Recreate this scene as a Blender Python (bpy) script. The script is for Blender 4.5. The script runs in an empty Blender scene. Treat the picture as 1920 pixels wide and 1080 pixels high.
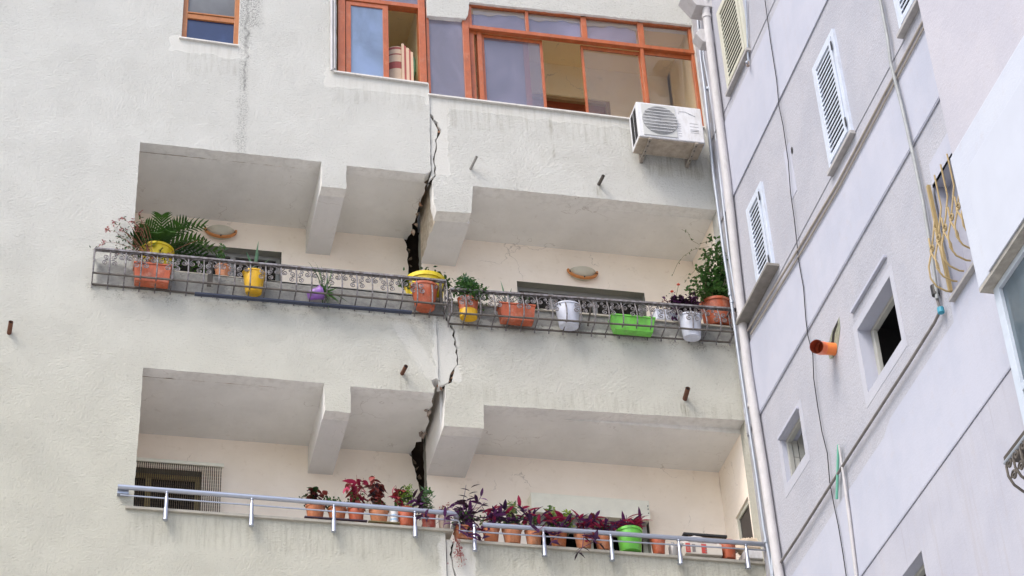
import bpy, bmesh, math, random
from mathutils import Vector as V, Matrix, geometry
rnd = random.Random(7)
scn = bpy.context.scene
COL = scn.collection
# ---------------------------------------------------------------- camera
F_PX = 3950.0
CAM = V((0.0, -18.2, 1.6))
pit, rol, yaw = 0.634, -0.059, 0.253
fw = V((math.sin(yaw)*math.cos(pit), math.cos(yaw)*math.cos(pit), math.sin(pit)))
r0 = V((math.cos(yaw), -math.sin(yaw), 0)); u0 = r0.cross(fw)
RT = math.cos(rol)*r0 + math.sin(rol)*u0
UP = -math.sin(rol)*r0 + math.cos(rol)*u0
cd = bpy.data.cameras.new('camera'); cam = bpy.data.objects.new('camera', cd); COL.objects.link(cam)
cd.sensor_width = 36.0; cd.lens = F_PX/1920*36.0; cd.clip_start = 0.1; cd.clip_end = 900
m = Matrix.Identity(4)
for i in range(3):
    m[i][0] = RT[i]; m[i][1] = UP[i]; m[i][2] = -fw[i]; m[i][3] = CAM[i]
cam.matrix_world = m
scn.camera = cam
# ---------------------------------------------------------------- sky, sun, exposure
SUN_EL, SUN_AZ = math.radians(52), math.radians(232)
w = bpy.data.worlds.new('World'); scn.world = w; w.use_nodes = True
wn = w.node_tree.nodes; wl = w.node_tree.links
bg = wn['Background']; sky = wn.new('ShaderNodeTexSky'); sky.sky_type = 'NISHITA'; sky.sun_disc = False
sky.sun_elevation = SUN_EL; sky.sun_rotation = SUN_AZ; sky.dust_density = 3.0; sky.air_density = 1.0
wl.new(sky.outputs[0], bg.inputs[0]); bg.inputs[1].default_value = 0.15
sd = bpy.data.lights.new('sun', 'SUN'); sd.energy = 0.9; sd.angle = math.radians(28); sd.color = (1, .95, .88)
so = bpy.data.objects.new('sun', sd); COL.objects.link(so)
sdir = V((math.sin(SUN_AZ)*math.cos(SUN_EL), math.cos(SUN_AZ)*math.cos(SUN_EL), math.sin(SUN_EL)))
so.rotation_euler = sdir.to_track_quat('Z', 'Y').to_euler(); so.location = (0, -20, 40)
scn.view_settings.view_transform = 'Standard'; scn.view_settings.look = 'None'
scn.view_settings.exposure = 1.17; scn.view_settings.gamma = 1
scn.view_settings.use_curve_mapping = False
scn.cycles.max_bounces = 8; scn.cycles.diffuse_bounces = 5

# ---------------------------------------------------------------- finding places on real planes
def ray(u, v): return (RT*((u-960)/F_PX) - UP*((v-540)/F_PX) + fw)
def at(u, v, Y=0.0):
    d = ray(u, v); return CAM + d*((Y-CAM.y)/d.y)
def atx(u, v, X=7.24):
    d = ray(u, v); return CAM + d*((X-CAM.x)/d.x)
def atz(u, v, Z):
    d = ray(u, v); return CAM + d*((Z-CAM.z)/d.z)

# ---------------------------------------------------------------- materials
MATS = {}
class NT:
    def __init__(s, name):
        s.m = bpy.data.materials.new(name); s.m.use_nodes = True
        s.t = s.m.node_tree; s.b = s.t.nodes['Principled BSDF']; s.out = s.t.nodes['Material Output']
    def n(s, typ, **k):
        x = s.t.nodes.new('ShaderNode'+typ)
        for a, b in k.items(): setattr(x, a, b)
        return x
    def l(s, a, b): s.t.links.new(a, b)
    def put(s, sock, val):
        if hasattr(val, 'is_linked') or hasattr(val, 'links'): s.l(val, sock)
        else: sock.default_value = val
    def math(s, op, a, b=0.0, clamp=False):
        x = s.n('Math', operation=op, use_clamp=clamp); s.put(x.inputs[0], a); s.put(x.inputs[1], b); return x.outputs[0]
    def pos(s, world=True, scale=None):
        if world: o = s.n('NewGeometry').outputs['Position']
        else: o = s.n('TexCoord').outputs['Object']
        if scale:
            mp = s.n('Mapping'); s.l(o, mp.inputs[0]); mp.inputs['Scale'].default_value = scale; o = mp.outputs[0]
        return o
    def noise(s, vec, scale, detail=4, rough=.55, dist=0):
        x = s.n('TexNoise'); s.l(vec, x.inputs['Vector']); x.inputs['Scale'].default_value = scale
        x.inputs['Detail'].default_value = detail; x.inputs['Roughness'].default_value = rough
        x.inputs['Distortion'].default_value = dist; return x.outputs['Fac']
    def ramp(s, val, a, b, lo=0.0, hi=1.0):
        x = s.n('MapRange', interpolation_type='SMOOTHSTEP'); s.put(x.inputs['Value'], val)
        x.inputs['From Min'].default_value = a; x.inputs['From Max'].default_value = b
        x.inputs['To Min'].default_value = lo; x.inputs['To Max'].default_value = hi; return x.outputs[0]
    def mix(s, fac, a, b):
        x = s.n('Mix', data_type='RGBA'); s.put(x.inputs[0], fac)
        for i, v in ((6, a), (7, b)):
            if isinstance(v, tuple): x.inputs[i].default_value = (*v[:3], 1)
            else: s.l(v, x.inputs[i])
        return x.outputs[2]
    def bump(s, h, strength, dist):
        x = s.n('Bump'); s.l(h, x.inputs['Height']); s.put(x.inputs['Strength'], strength)
        x.inputs['Distance'].default_value = dist; s.l(x.outputs[0], s.b.inputs['Normal']); return x
    def base(s, c):
        if isinstance(c, tuple): s.b.inputs['Base Color'].default_value = (*c[:3], 1)
        else: s.l(c, s.b.inputs['Base Color'])
    def xyz(s):
        x = s.n('SeparateXYZ'); s.l(s.pos(), x.inputs[0]); return x.outputs
    def box(s, c, x0, x1, z0, z1, e=.03, ax=0):
        """soft rectangle mask on the wall, metres"""
        if not hasattr(s, 'wob'):
            nz = s.noise(s.pos(), 6, 3); s.wob = s.math('MULTIPLY', s.math('SUBTRACT', nz, .5), .16)
        X = s.math('ADD', c[ax], s.wob); Z = s.math('ADD', c[2], s.wob)
        m = s.math('MULTIPLY', s.ramp(X, x0-e, x0+e), s.ramp(X, x1-e, x1+e, 1, 0))
        m = s.math('MULTIPLY', m, s.ramp(Z, z0-e, z0+e))
        return s.math('MULTIPLY', m, s.ramp(Z, z1-e, z1+e, 1, 0))

def simple(name, col, rough=.6, metal=0.0, var=.12, scale=6.0, bump=.0, bscale=40, spec=.4, world=False, coat=0):
    if name in MATS: return MATS[name]
    t = NT(name); p = t.pos(world)
    nz = t.noise(p, scale, 5, .6)
    c2 = tuple(max(0, x*(1-var*2)) for x in col); c1 = tuple(min(1, x*(1+var)) for x in col)
    t.base(t.mix(nz, c2, c1))
    t.b.inputs['Roughness'].default_value = rough; t.b.inputs['Metallic'].default_value = metal
    t.b.inputs['Specular IOR Level'].default_value = spec
    if coat: t.b.inputs['Coat Weight'].default_value = coat
    if bump:
        t.bump(t.noise(p, bscale, 4), bump, .01)
    MATS[name] = t.m; return t.m

def stucco_front():
    t = NT('front_stucco'); c = t.xyz(); p = t.pos()
    # rough-cast relief: dragged blobs
    n1 = t.noise(t.pos(scale=(1, 1, 1.3)), 34, 5, .76, .0)
    n2 = t.noise(p, 75, 3, .7); n0 = t.noise(p, 3.0, 3, .6)
    h = t.math('ADD', t.math('MULTIPLY', n1, 1.0), t.math('MULTIPLY', n2, .45))
    # trowelled smooth places
    sm = t.box(c, 3.86, 4.06, 16.95, 18.25)
    for b in ((3.80, 4.08, 14.1, 14.95), (2.6, 3.9, 18.12, 18.40), (3.80, 7.3, 17.98, 18.2), (.8, 1.7, 18.38, 18.62), (3.8, 4.15, 11.6, 12.2), (1.9, 3.4, 19.9, 21)):
        sm = t.math('MAXIMUM', sm, t.box(c, *b))
    # slanted smooth patch above the lower crack
    sl = t.math('ADD', c[0], t.math('MULTIPLY', c[2], .55))
    sl = t.math('MULTIPLY', t.ramp(sl, 11.42, 11.5), t.ramp(sl, 11.62, 11.72, 1, 0))
    sl = t.math('MULTIPLY', sl, t.box(c, 3.2, 3.83, 14.1, 14.85))
    sm = t.math('MAXIMUM', sm, t.math('MULTIPLY', sl, .45))
    rough_amt = t.math('MULTIPLY', t.ramp(sm, 0, 1, 1, .35), t.ramp(t.noise(p, 2.2, 4, .6), .3, .7, .9, 1.05))
    t.bump(h, t.math('MULTIPLY', rough_amt, 1.0), .038)
    # colour: pale warm white, greener and dirtier lower down
    col = t.mix(t.ramp(c[2], 12.2, 17.2), (.60, .592, .505), (.665, .668, .63))
    col = t.mix(t.ramp(n0, .35, .7, 0, .16), col, (.575, .57, .52))
    col = t.mix(t.math('MULTIPLY', sm, .8), col, (.515, .51, .475))
    col = t.mix(t.math('MULTIPLY', sl, .15), col, (.60, .595, .56))
    # old repairs and differently aged areas
    for (x0, x1, z0, z1, cc, kk) in ((-1.6, -.3, 15.3, 16.2, (.66, .66, .62), .35), (1.0, 2.3, 14.0, 14.35, (.64, .63, .55), .4), (5.1, 6.4, 17.15, 17.7, (.55, .545, .50), .5), (-2.2, .2, 12.4, 13.2, (.50, .50, .44), .35), (.3, 1.4, 17.3, 18.2, (.57, .57, .53), .4), (4.5, 5.6, 14.05, 14.5, (.66, .65, .60), .4), (-2.5, -1.2, 17.0, 19.0, (.565, .57, .54), .4)):
        col = t.mix(t.math('MULTIPLY', t.box(c, x0, x1, z0, z1, .09), t.math('MULTIPLY', t.ramp(t.noise(p, 4, 5, .7), .3, .6), kk*.6)), col, cc)
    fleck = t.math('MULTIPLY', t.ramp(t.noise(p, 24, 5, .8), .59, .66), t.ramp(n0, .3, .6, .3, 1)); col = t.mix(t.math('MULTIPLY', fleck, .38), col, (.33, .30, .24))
    # dark pits between the blobs, their small shadows painted into the colour
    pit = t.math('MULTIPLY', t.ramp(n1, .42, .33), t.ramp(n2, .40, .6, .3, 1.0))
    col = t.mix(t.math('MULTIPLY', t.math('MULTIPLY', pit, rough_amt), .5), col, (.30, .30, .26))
    fine = t.noise(p, 55, 4, .7); strk = t.noise(t.pos(scale=(1, 1, .08)), 26, 4, .7); mott = t.noise(p, 9, 4, .7)
    # bare grey render inside the flower baskets
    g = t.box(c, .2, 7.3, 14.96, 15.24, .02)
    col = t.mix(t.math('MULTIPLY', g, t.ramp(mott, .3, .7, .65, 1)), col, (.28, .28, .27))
    # mould below the baskets
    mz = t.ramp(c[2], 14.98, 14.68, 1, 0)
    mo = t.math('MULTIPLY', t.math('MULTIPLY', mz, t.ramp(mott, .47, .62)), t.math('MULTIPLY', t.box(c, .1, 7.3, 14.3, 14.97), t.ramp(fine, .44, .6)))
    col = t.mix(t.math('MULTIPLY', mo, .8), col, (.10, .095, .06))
    # black run of mould from the roof down to the upper balcony
    a = t.math('MULTIPLY', t.box(c, 1.60, 1.72, 16.9, 20.5, .03), t.ramp(fine, .46, .60))
    a2 = t.math('MULTIPLY', t.box(c, 1.50, 1.84, 18.9, 20.5, .06), t.ramp(fine, .46, .58))
    ctr = t.math('MULTIPLY', t.box(c, 1.66, 1.69, 17.9, 20.0, .012), .8)
    a = t.math('MAXIMUM', t.math('MULTIPLY', a, .45), t.math('MULTIPLY', a2, .6)); a = t.math('MAXIMUM', a, t.math('MULTIPLY', ctr, t.ramp(mott, .35, .6, .2, .8)))
    col = t.mix(a, col, (.09, .09, .085))
    # faint runs under sills
    for (x0, x1, z0, z1, k) in ((5.28, 5.34, 17.4, 18.1, .5), (4.0, 7.2, 17.7, 18.15, .28), (2.7, 3.8, 17.9, 18.3, .2), (.7, 7.2, 11.9, 12.25, .35), (4.0, 7.2, 13.9, 14.1, .25), (6.4, 7.2, 17.3, 17.75, .45), (4.28, 4.34, 16.9, 17.05, .7), (5.78, 5.86, 16.88, 17.05, .7), (3.42, 3.5, 13.95, 14.12, .8), (6.5, 6.6, 13.9, 14.1, .8), (-.86, -.78, 13.6, 14.1, .8), (1.0, 1.6, 18.1, 18.58, .25)):
        k2 = t.math('MULTIPLY', t.box(c, x0, x1, z0, z1, .05), t.ramp(strk, .42, .68))
        col = t.mix(t.math('MULTIPLY', k2, k), col, (.30, .285, .22))
    t.base(col); t.b.inputs['Roughness'].default_value = .92; t.b.inputs['Specular IOR Level'].default_value = .15
    return t.m

def wall_b(name, ca, cb, bstr, speck, streak):
    t = NT(name); p = t.pos(); c = t.xyz()
    n0 = t.noise(p, 1.6, 4, .6); n1 = t.noise(p, 60, 4, .7); n2 = t.noise(p, 9, 4)
    col = t.mix(t.ramp(n0, .35, .65), ca, cb)
    if speck: col = t.mix(t.math('MULTIPLY', t.ramp(n1, .53, .66), speck), col, (.30, .28, .30))
    st = t.noise(t.pos(scale=(1, 1, .05)), 9, 5, .7)
    col = t.mix(t.math('MULTIPLY', t.ramp(st, .5, .75), streak), col, (.36, .34, .36))
    st2 = t.noise(t.pos(scale=(1, 1, .03)), 30, 3, .7)
    col = t.mix(t.math('MULTIPLY', t.ramp(st2, .55, .75), streak*.7), col, (.30, .28, .31))
    dirt = t.math('MULTIPLY', t.ramp(n2, .55, .75), .18); col = t.mix(dirt, col, (.42, .38, .38))
    # dirt and a painted shadow line beside the rain pipe in the corner
    cd_ = t.math('MULTIPLY', t.ramp(c[1], -.42, -.12), t.ramp(n2, .3, .6)); col = t.mix(t.math('MULTIPLY', cd_, .75), col, (.30, .29, .29))
    t.base(col); h = t.math('ADD', t.math('MULTIPLY', t.noise(p, 38, 4, .7), 1.0), t.math('MULTIPLY', n0, 1.5))
    t.bump(h, bstr, .012); t.b.inputs['Roughness'].default_value = .9; t.b.inputs['Specular IOR Level'].default_value = .15
    return t.m

def plaster(name, ca, cb, bs=.15, stain=(.35, .30, .22), k=.2):
    t = NT(name); p = t.pos(); n0 = t.noise(p, 1.7, 4, .6); n1 = t.noise(p, 14, 4, .6)
    col = t.mix(t.ramp(n0, .3, .7), ca, cb); col = t.mix(t.math('MULTIPLY', t.ramp(n1, .58, .8), k), col, stain)
    vo = t.n('TexVoronoi', feature='DISTANCE_TO_EDGE'); wob = t.n('Mapping'); t.l(p, wob.inputs[0]); wob.inputs['Scale'].default_value = (.9, 1.3, .8)
    dn = t.n('TexNoise'); t.l(p, dn.inputs['Vector']); dn.inputs['Scale'].default_value = 4; dn.inputs['Detail'].default_value = 6
    vm = t.n('VectorMath', operation='ADD'); sc_ = t.n('VectorMath', operation='SCALE'); t.l(dn.outputs['Color'], sc_.inputs[0]); sc_.inputs['Scale'].default_value = .5
    t.l(wob.outputs[0], vm.inputs[0]); t.l(sc_.outputs[0], vm.inputs[1]); t.l(vm.outputs[0], vo.inputs['Vector']); vo.inputs['Scale'].default_value = 1.1
    hair = t.math('MULTIPLY', t.ramp(vo.outputs['Distance'], 0.0, .007, 1, 0), t.ramp(n0, .5, .62)); col = t.mix(t.math('MULTIPLY', hair, .45), col, (.28, .24, .2))
    edge = t.xyz()[1]; pz = t.math('MULTIPLY', t.ramp(edge, .30, .16), t.ramp(n1, .45, .6)); col = t.mix(t.math('MULTIPLY', pz, .16), col, (.40, .39, .36))
    t.base(col); h = t.math('ADD', t.noise(t.pos(scale=(1, 1, 3)), 7, 5, .6), t.math('MULTIPLY', t.noise(p, 60, 3), .15))
    t.bump(h, bs, .03); t.b.inputs['Roughness'].default_value = .85; t.b.inputs['Specular IOR Level'].default_value = .2
    return t.m

def rubble():
    t = NT('broken_masonry'); p = t.pos(); n0 = t.noise(p, 18, 6, .7); n1 = t.noise(p, 5, 3)
    col = t.mix(t.ramp(n0, .3, .7), (.10, .075, .05), (.42, .33, .24)); col = t.mix(t.ramp(n1, .5, .62), col, (.34, .19, .12))
    t.base(col); t.bump(n0, 1.0, .03); t.b.inputs['Roughness'].default_value = .95
    return t.m

def rawside():
    t = NT('bare_beam_side'); p = t.pos(); n0 = t.noise(p, 12, 6, .7)
    t.base(t.mix(t.ramp(n0, .35, .7), (.44, .37, .27), (.66, .60, .50))); t.bump(n0, .6, .02)
    t.b.inputs['Roughness'].default_value = .95; return t.m

def glass(name, tint, body, bodycol, rough=.02, refl=.5):
    t = NT(name); t.t.nodes.remove(t.b)
    tr = t.n('BsdfTransparent'); tr.inputs[0].default_value = (*tint, 1)
    df = t.n('BsdfDiffuse'); nz = t.noise(t.pos(scale=(1, 1, .6)), 1.7, 5, .55, .6)
    c = t.mix(t.ramp(nz, .3, .7), tuple(x*.78 for x in bodycol), tuple(min(1, x*1.2) for x in bodycol)); t.l(c, df.inputs[0])  # uneven body tone also paints blotchy reflections on the lavender panes
    tl = t.n('BsdfTranslucent'); t.l(c, tl.inputs[0]); a = t.n('MixShader'); a.inputs[0].default_value = .6
    t.l(df.outputs[0], a.inputs[1]); t.l(tl.outputs[0], a.inputs[2])
    mx = t.n('MixShader'); mx.inputs[0].default_value = body; t.l(tr.outputs[0], mx.inputs[1]); t.l(a.outputs[0], mx.inputs[2])
    gl = t.n('BsdfGlossy'); gl.inputs['Roughness'].default_value = rough
    fr = t.n('LayerWeight'); fr.inputs[0].default_value = .5; m2 = t.n('MixShader')
    fz = t.math('ADD', t.math('MULTIPLY', t.math('POWER', fr.outputs['Facing'], 4.0), .9), .07)
    t.l(t.math('MULTIPLY', fz, refl, True), m2.inputs[0]); t.l(mx.outputs[0], m2.inputs[1]); t.l(gl.outputs[0], m2.inputs[2])
    t.l(m2.outputs[0], t.out.inputs[0]); return t.m

def leafmat(name, ca, cb, rough=.5, trans=.15):
    t = NT(name); p = t.pos(); nz = t.noise(p, 14, 3)
    oi = t.n('ObjectInfo'); f = t.math('ADD', t.math('MULTIPLY', nz, .8), t.math('MULTIPLY', oi.outputs['Random'], .45), True)
    c = t.mix(t.ramp(f, .25, .8), ca, cb); t.base(c)
    t.b.inputs['Roughness'].default_value = rough; t.b.inputs['Specular IOR Level'].default_value = .35
    tl = t.n('BsdfTranslucent'); t.l(c, tl.inputs[0]); mx = t.n('MixShader'); mx.inputs[0].default_value = trans
    t.l(t.b.outputs[0], mx.inputs[1]); t.l(tl.outputs[0], mx.inputs[2]); t.l(mx.outputs[0], t.out.inputs[0]); return t.m

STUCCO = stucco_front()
SOFFIT = plaster('soffit_paint', (.70, .695, .67), (.78, .775, .75), .22)
BEAMP = plaster('beam_paint', (.62, .62, .615), (.69, .685, .68), .2)
CREAM = plaster('cream_balcony_paint', (.87, .78, .67), (.93, .845, .74), .12, (.5, .4, .28), .25)
MUSTARD = plaster('mustard_room_paint', (.95, .78, .44), (.96, .83, .52), .12)
OCHRE = plaster('ochre_ceiling_paint', (.92, .72, .38), (.94, .76, .42), .12)
BROUGH = wall_b('wing_rough_render', (.365, .375, .425), (.405, .412, .458), .6, .5, .12)
BSMOOTH = wall_b('wing_smooth_render', (.40, .42, .50), (.435, .45, .525), .15, 0, .12)
BSTREAK = wall_b('wing_streaked_render', (.375, .382, .445), (.41, .417, .475), .2, 0, .55)
BPINK = wall_b('bay_upper_render', (.42, .415, .465), (.45, .442, .487), .35, 0, .05)
BWHITE = wall_b('bay_white_paint', (.455, .485, .56), (.485, .515, .58), .2, 0, .06)
RUBBLE = rubble(); RAW = rawside()
MARBLE = simple('marble_sill', (.66, .64, .60), .5, var=.1, scale=9, world=True)
MARBLEO = simple('dirty_marble_sill', (.46, .43, .36), .6, var=.2, scale=9, world=True)
ORANGE = simple('orange_window_paint', (.42, .11, .035), .35, var=.12, scale=5, world=True, coat=.2)
ORANGE2 = simple('brown_orange_window_paint', (.40, .155, .05), .35, var=.12, scale=5, world=True)
CLEAR = glass('clear_pane', (.96, .95, .95), .05, (.35, .36, .5), .01, 1.0)
DUSTY = glass('dusty_pane', (.96, .95, .95), .08, (.42, .40, .42), .03, 1.0)
DUSTY2 = glass('dusty_lavender_pane', (.9, .9, .94), .3, (.50, .48, .56), .03, 1.0)
LAV = glass('lavender_pane', (.8, .8, .86), .5, (.54, .54, .68), .02, 1.0)  # blue-lavender reflection painted into the body colour
BLUEP = glass('blue_reflection_pane', (.5, .6, .8), .85, (.42, .54, .74), .05, 1.2)  # sky reflected on dusty glass, painted as a light blue body
DEEPB = glass('deep_blue_pane', (.3, .35, .5), .75, (.075, .13, .33), .01, 1.0)  # body colour paints in the dark blue reflected sky
FROST = glass('frosted_pane', (.7, .72, .75), .8, (.42, .43, .44), .2, .6)
BAYGL = glass('bay_grey_pane', (.4, .45, .5), .8, (.26, .34, .40), .05, 1.0)
DARK = simple('dark_room', (.018, .016, .015), .9, var=.3, world=True)
GREYROOM = simple('grey_room', (.16, .145, .14), .9, var=.1, scale=1.5, world=True)
REVEAL = simple('grey_green_reveal', (.27, .275, .24), .85, var=.12, scale=8, world=True)
WHITEP = simple('white_plastic', (.66, .67, .70), .4, var=.06, scale=7, world=True)
SHUT = simple('shutter_white', (.54, .60, .70), .45, var=.05, scale=7, world=True)
SHUTC = simple('shutter_cream', (.52, .52, .44), .45, var=.06, scale=7, world=True)
BLACK = simple('black_metal', (.02, .02, .022), .5)
def iron():
    t = NT('galvanised_iron'); n = t.noise(t.pos(), 22, 5, .7)
    c = t.mix(t.ramp(n, .35, .65), (.10, .088, .08), (.25, .24, .255)); c = t.mix(t.ramp(t.noise(t.pos(), 48, 3), .58, .7, 0, .6), c, (.13, .07, .04))
    t.base(c); t.b.inputs['Metallic'].default_value = .35; t.b.inputs['Roughness'].default_value = .55; return t.m
IRON = iron()
IROND = simple('dark_iron', (.13, .115, .10), .7, .2, .3, 20)
CHROME = simple('brushed_steel', (.42, .45, .52), .36, .8, .06, 12, world=True)
GALV = simple('galvanised_conduit', (.37, .41, .47), .45, .25, .12, 7, world=True)
PIPEW = simple('white_rain_pipe', (.50, .49, .50), .75, var=.10, scale=4, world=True)
PIPEG = simple('grey_gas_pipe', (.33, .35, .36), .6, .1, .2, 9, world=True)
RUSTP = simple('rusty_pipe', (.17, .075, .045), .8, .1, .35, 20)
GREYP = simple('grey_plastic_pipe', (.30, .29, .27), .7, 0, .2, 20)
PVC = simple('orange_sewer_pipe', (.80, .22, .055), .4, 0, .10, 8)
PVCIN = simple('inside_of_sewer_pipe', (.42, .085, .03), .6, 0, .2, 8)
TERRA = simple('terracotta', (.47, .165, .07), .75, 0, .18, 14, .2, 60)
TERRAL = simple('pale_terracotta', (.54, .22, .105), .8, 0, .16, 14, .2, 60)
TERRAP = simple('terracotta_plastic', (.46, .105, .045), .45, 0, .10, 10)
REDP = simple('dark_red_plastic', (.40, .06, .04), .4, 0, .14, 10)
BROWNP = simple('brown_orange_plastic', (.45, .14, .045), .5, 0, .15, 10)
YELL = simple('yellow_plastic', (.74, .57, .015), .42, 0, .10, 12)
YELLO = simple('amber_plastic', (.75, .43, .015), .4, 0, .08, 12)
PURP = simple('purple_plastic', (.34, .15, .55), .4, 0, .08, 10)
GREENP = simple('lime_green_plastic', (.16, .55, .07), .35, 0, .06, 10, coat=.3)
WPOT = simple('white_pot_plastic', (.60, .63, .72), .4, 0, .06, 10)
SOIL = simple('potting_soil', (.035, .022, .014), .95, 0, .4, 30)
BOARD = simple('blue_black_board', (.045, .055, .09), .6, 0, .2, 8, world=True)
OLIVE = simple('olive_tray', (.25, .21, .10), .6, 0, .15, 8)
DTRAY = simple('dark_violet_tray', (.09, .06, .09), .6, 0, .15, 8)
WOODO = simple('orange_wood', (.62, .25, .08), .5, 0, .2, 12)
SCGL = simple('frosted_lamp_glass', (.56, .53, .43), .4, 0, .08, 12)
TAN = simple('tan_iron_paint', (.36, .27, .13), .5, .0, .12, 10)
L_DKG = leafmat('dark_green_leaf', (.012, .045, .014), (.05, .12, .03))
L_GRN = leafmat('green_leaf', (.03, .10, .025), (.09, .20, .05))
L_VAR = leafmat('variegated_leaf', (.09, .20, .04), (.42, .50, .20))
L_LIME = leafmat('lime_leaf', (.18, .34, .04), (.36, .52, .08))
L_BLUE = leafmat('blue_green_leaf', (.07, .17, .10), (.16, .28, .17))
L_MAR = leafmat('maroon_leaf', (.07, .015, .012), (.22, .035, .03))
L_MAG = leafmat('magenta_leaf', (.22, .012, .045), (.40, .03, .09))
L_PUR = leafmat('purple_leaf', (.025, .012, .04), (.11, .03, .12))
L_BLK = leafmat('blackish_leaf', (.012, .008, .012), (.04, .018, .03))
L_PNK = leafmat('pink_leaf', (.34, .09, .10), (.60, .25, .22))
L_CYC = leafmat('cycad_leaf', (.012, .05, .010), (.05, .12, .02))
STEM = simple('plant_stem', (.16, .14, .06), .8)
STEMR = simple('reddish_stem', (.26, .09, .06), .8)
FLRED = simple('coral_flower', (.80, .10, .06), .6)

def weather(mat_, dirt, k, pale=(.55, .50, .44), kp=.25):
    """soil splashes, lime bloom and fading on a pot"""
    nt = mat_.node_tree; b = nt.nodes['Principled BSDF']; src = b.inputs['Base Color'].links[0].from_socket
    ge = nt.nodes.new('ShaderNodeNewGeometry')
    def nz(sc, lo, hi, kk, stretch=1.0):
        mp = nt.nodes.new('ShaderNodeMapping'); mp.inputs['Scale'].default_value = (1, 1, stretch); nt.links.new(ge.outputs['Position'], mp.inputs[0])
        x = nt.nodes.new('ShaderNodeTexNoise'); x.inputs['Scale'].default_value = sc; x.inputs['Detail'].default_value = 6; x.inputs['Roughness'].default_value = .7
        nt.links.new(mp.outputs[0], x.inputs['Vector']); r_ = nt.nodes.new('ShaderNodeMapRange'); r_.inputs[1].default_value = lo; r_.inputs[2].default_value = hi; r_.inputs[4].default_value = kk
        nt.links.new(x.outputs['Fac'], r_.inputs[0]); return r_.outputs[0]
    for f, c in ((nz(16, .48, .7, k, .35), dirt), (nz(11, .52, .72, kp), pale), (nz(60, .55, .7, k*.8), dirt)):
        m_ = nt.nodes.new('ShaderNodeMix'); m_.data_type = 'RGBA'; nt.links.new(f, m_.inputs[0]); nt.links.new(src, m_.inputs[6]); m_.inputs[7].default_value = (*c, 1); src = m_.outputs[2]
    nt.links.new(src, b.inputs['Base Color'])
for m_ in (TERRA, TERRAL, TERRAP, REDP, BROWNP): weather(m_, (.10, .05, .03), .55, (.56, .42, .32), .4)
for m_ in (YELL, YELLO): weather(m_, (.30, .20, .04), .45, (.72, .62, .30), .3)
for m_ in (WPOT, WHITEP): weather(m_, (.32, .29, .24), .35, (.5, .5, .48), .2)
for m_ in (GREENP, PURP): weather(m_, (.10, .14, .06), .45, (.4, .6, .3) if m_ is GREENP else (.4, .3, .5), .2)
for m_ in (ORANGE, ORANGE2): weather(m_, (.16, .06, .03), .5, (.50, .24, .15), .35)
for m_ in (PIPEW, SHUT, MARBLE): weather(m_, (.28, .26, .24), .35, (.5, .5, .5), .15)
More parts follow.
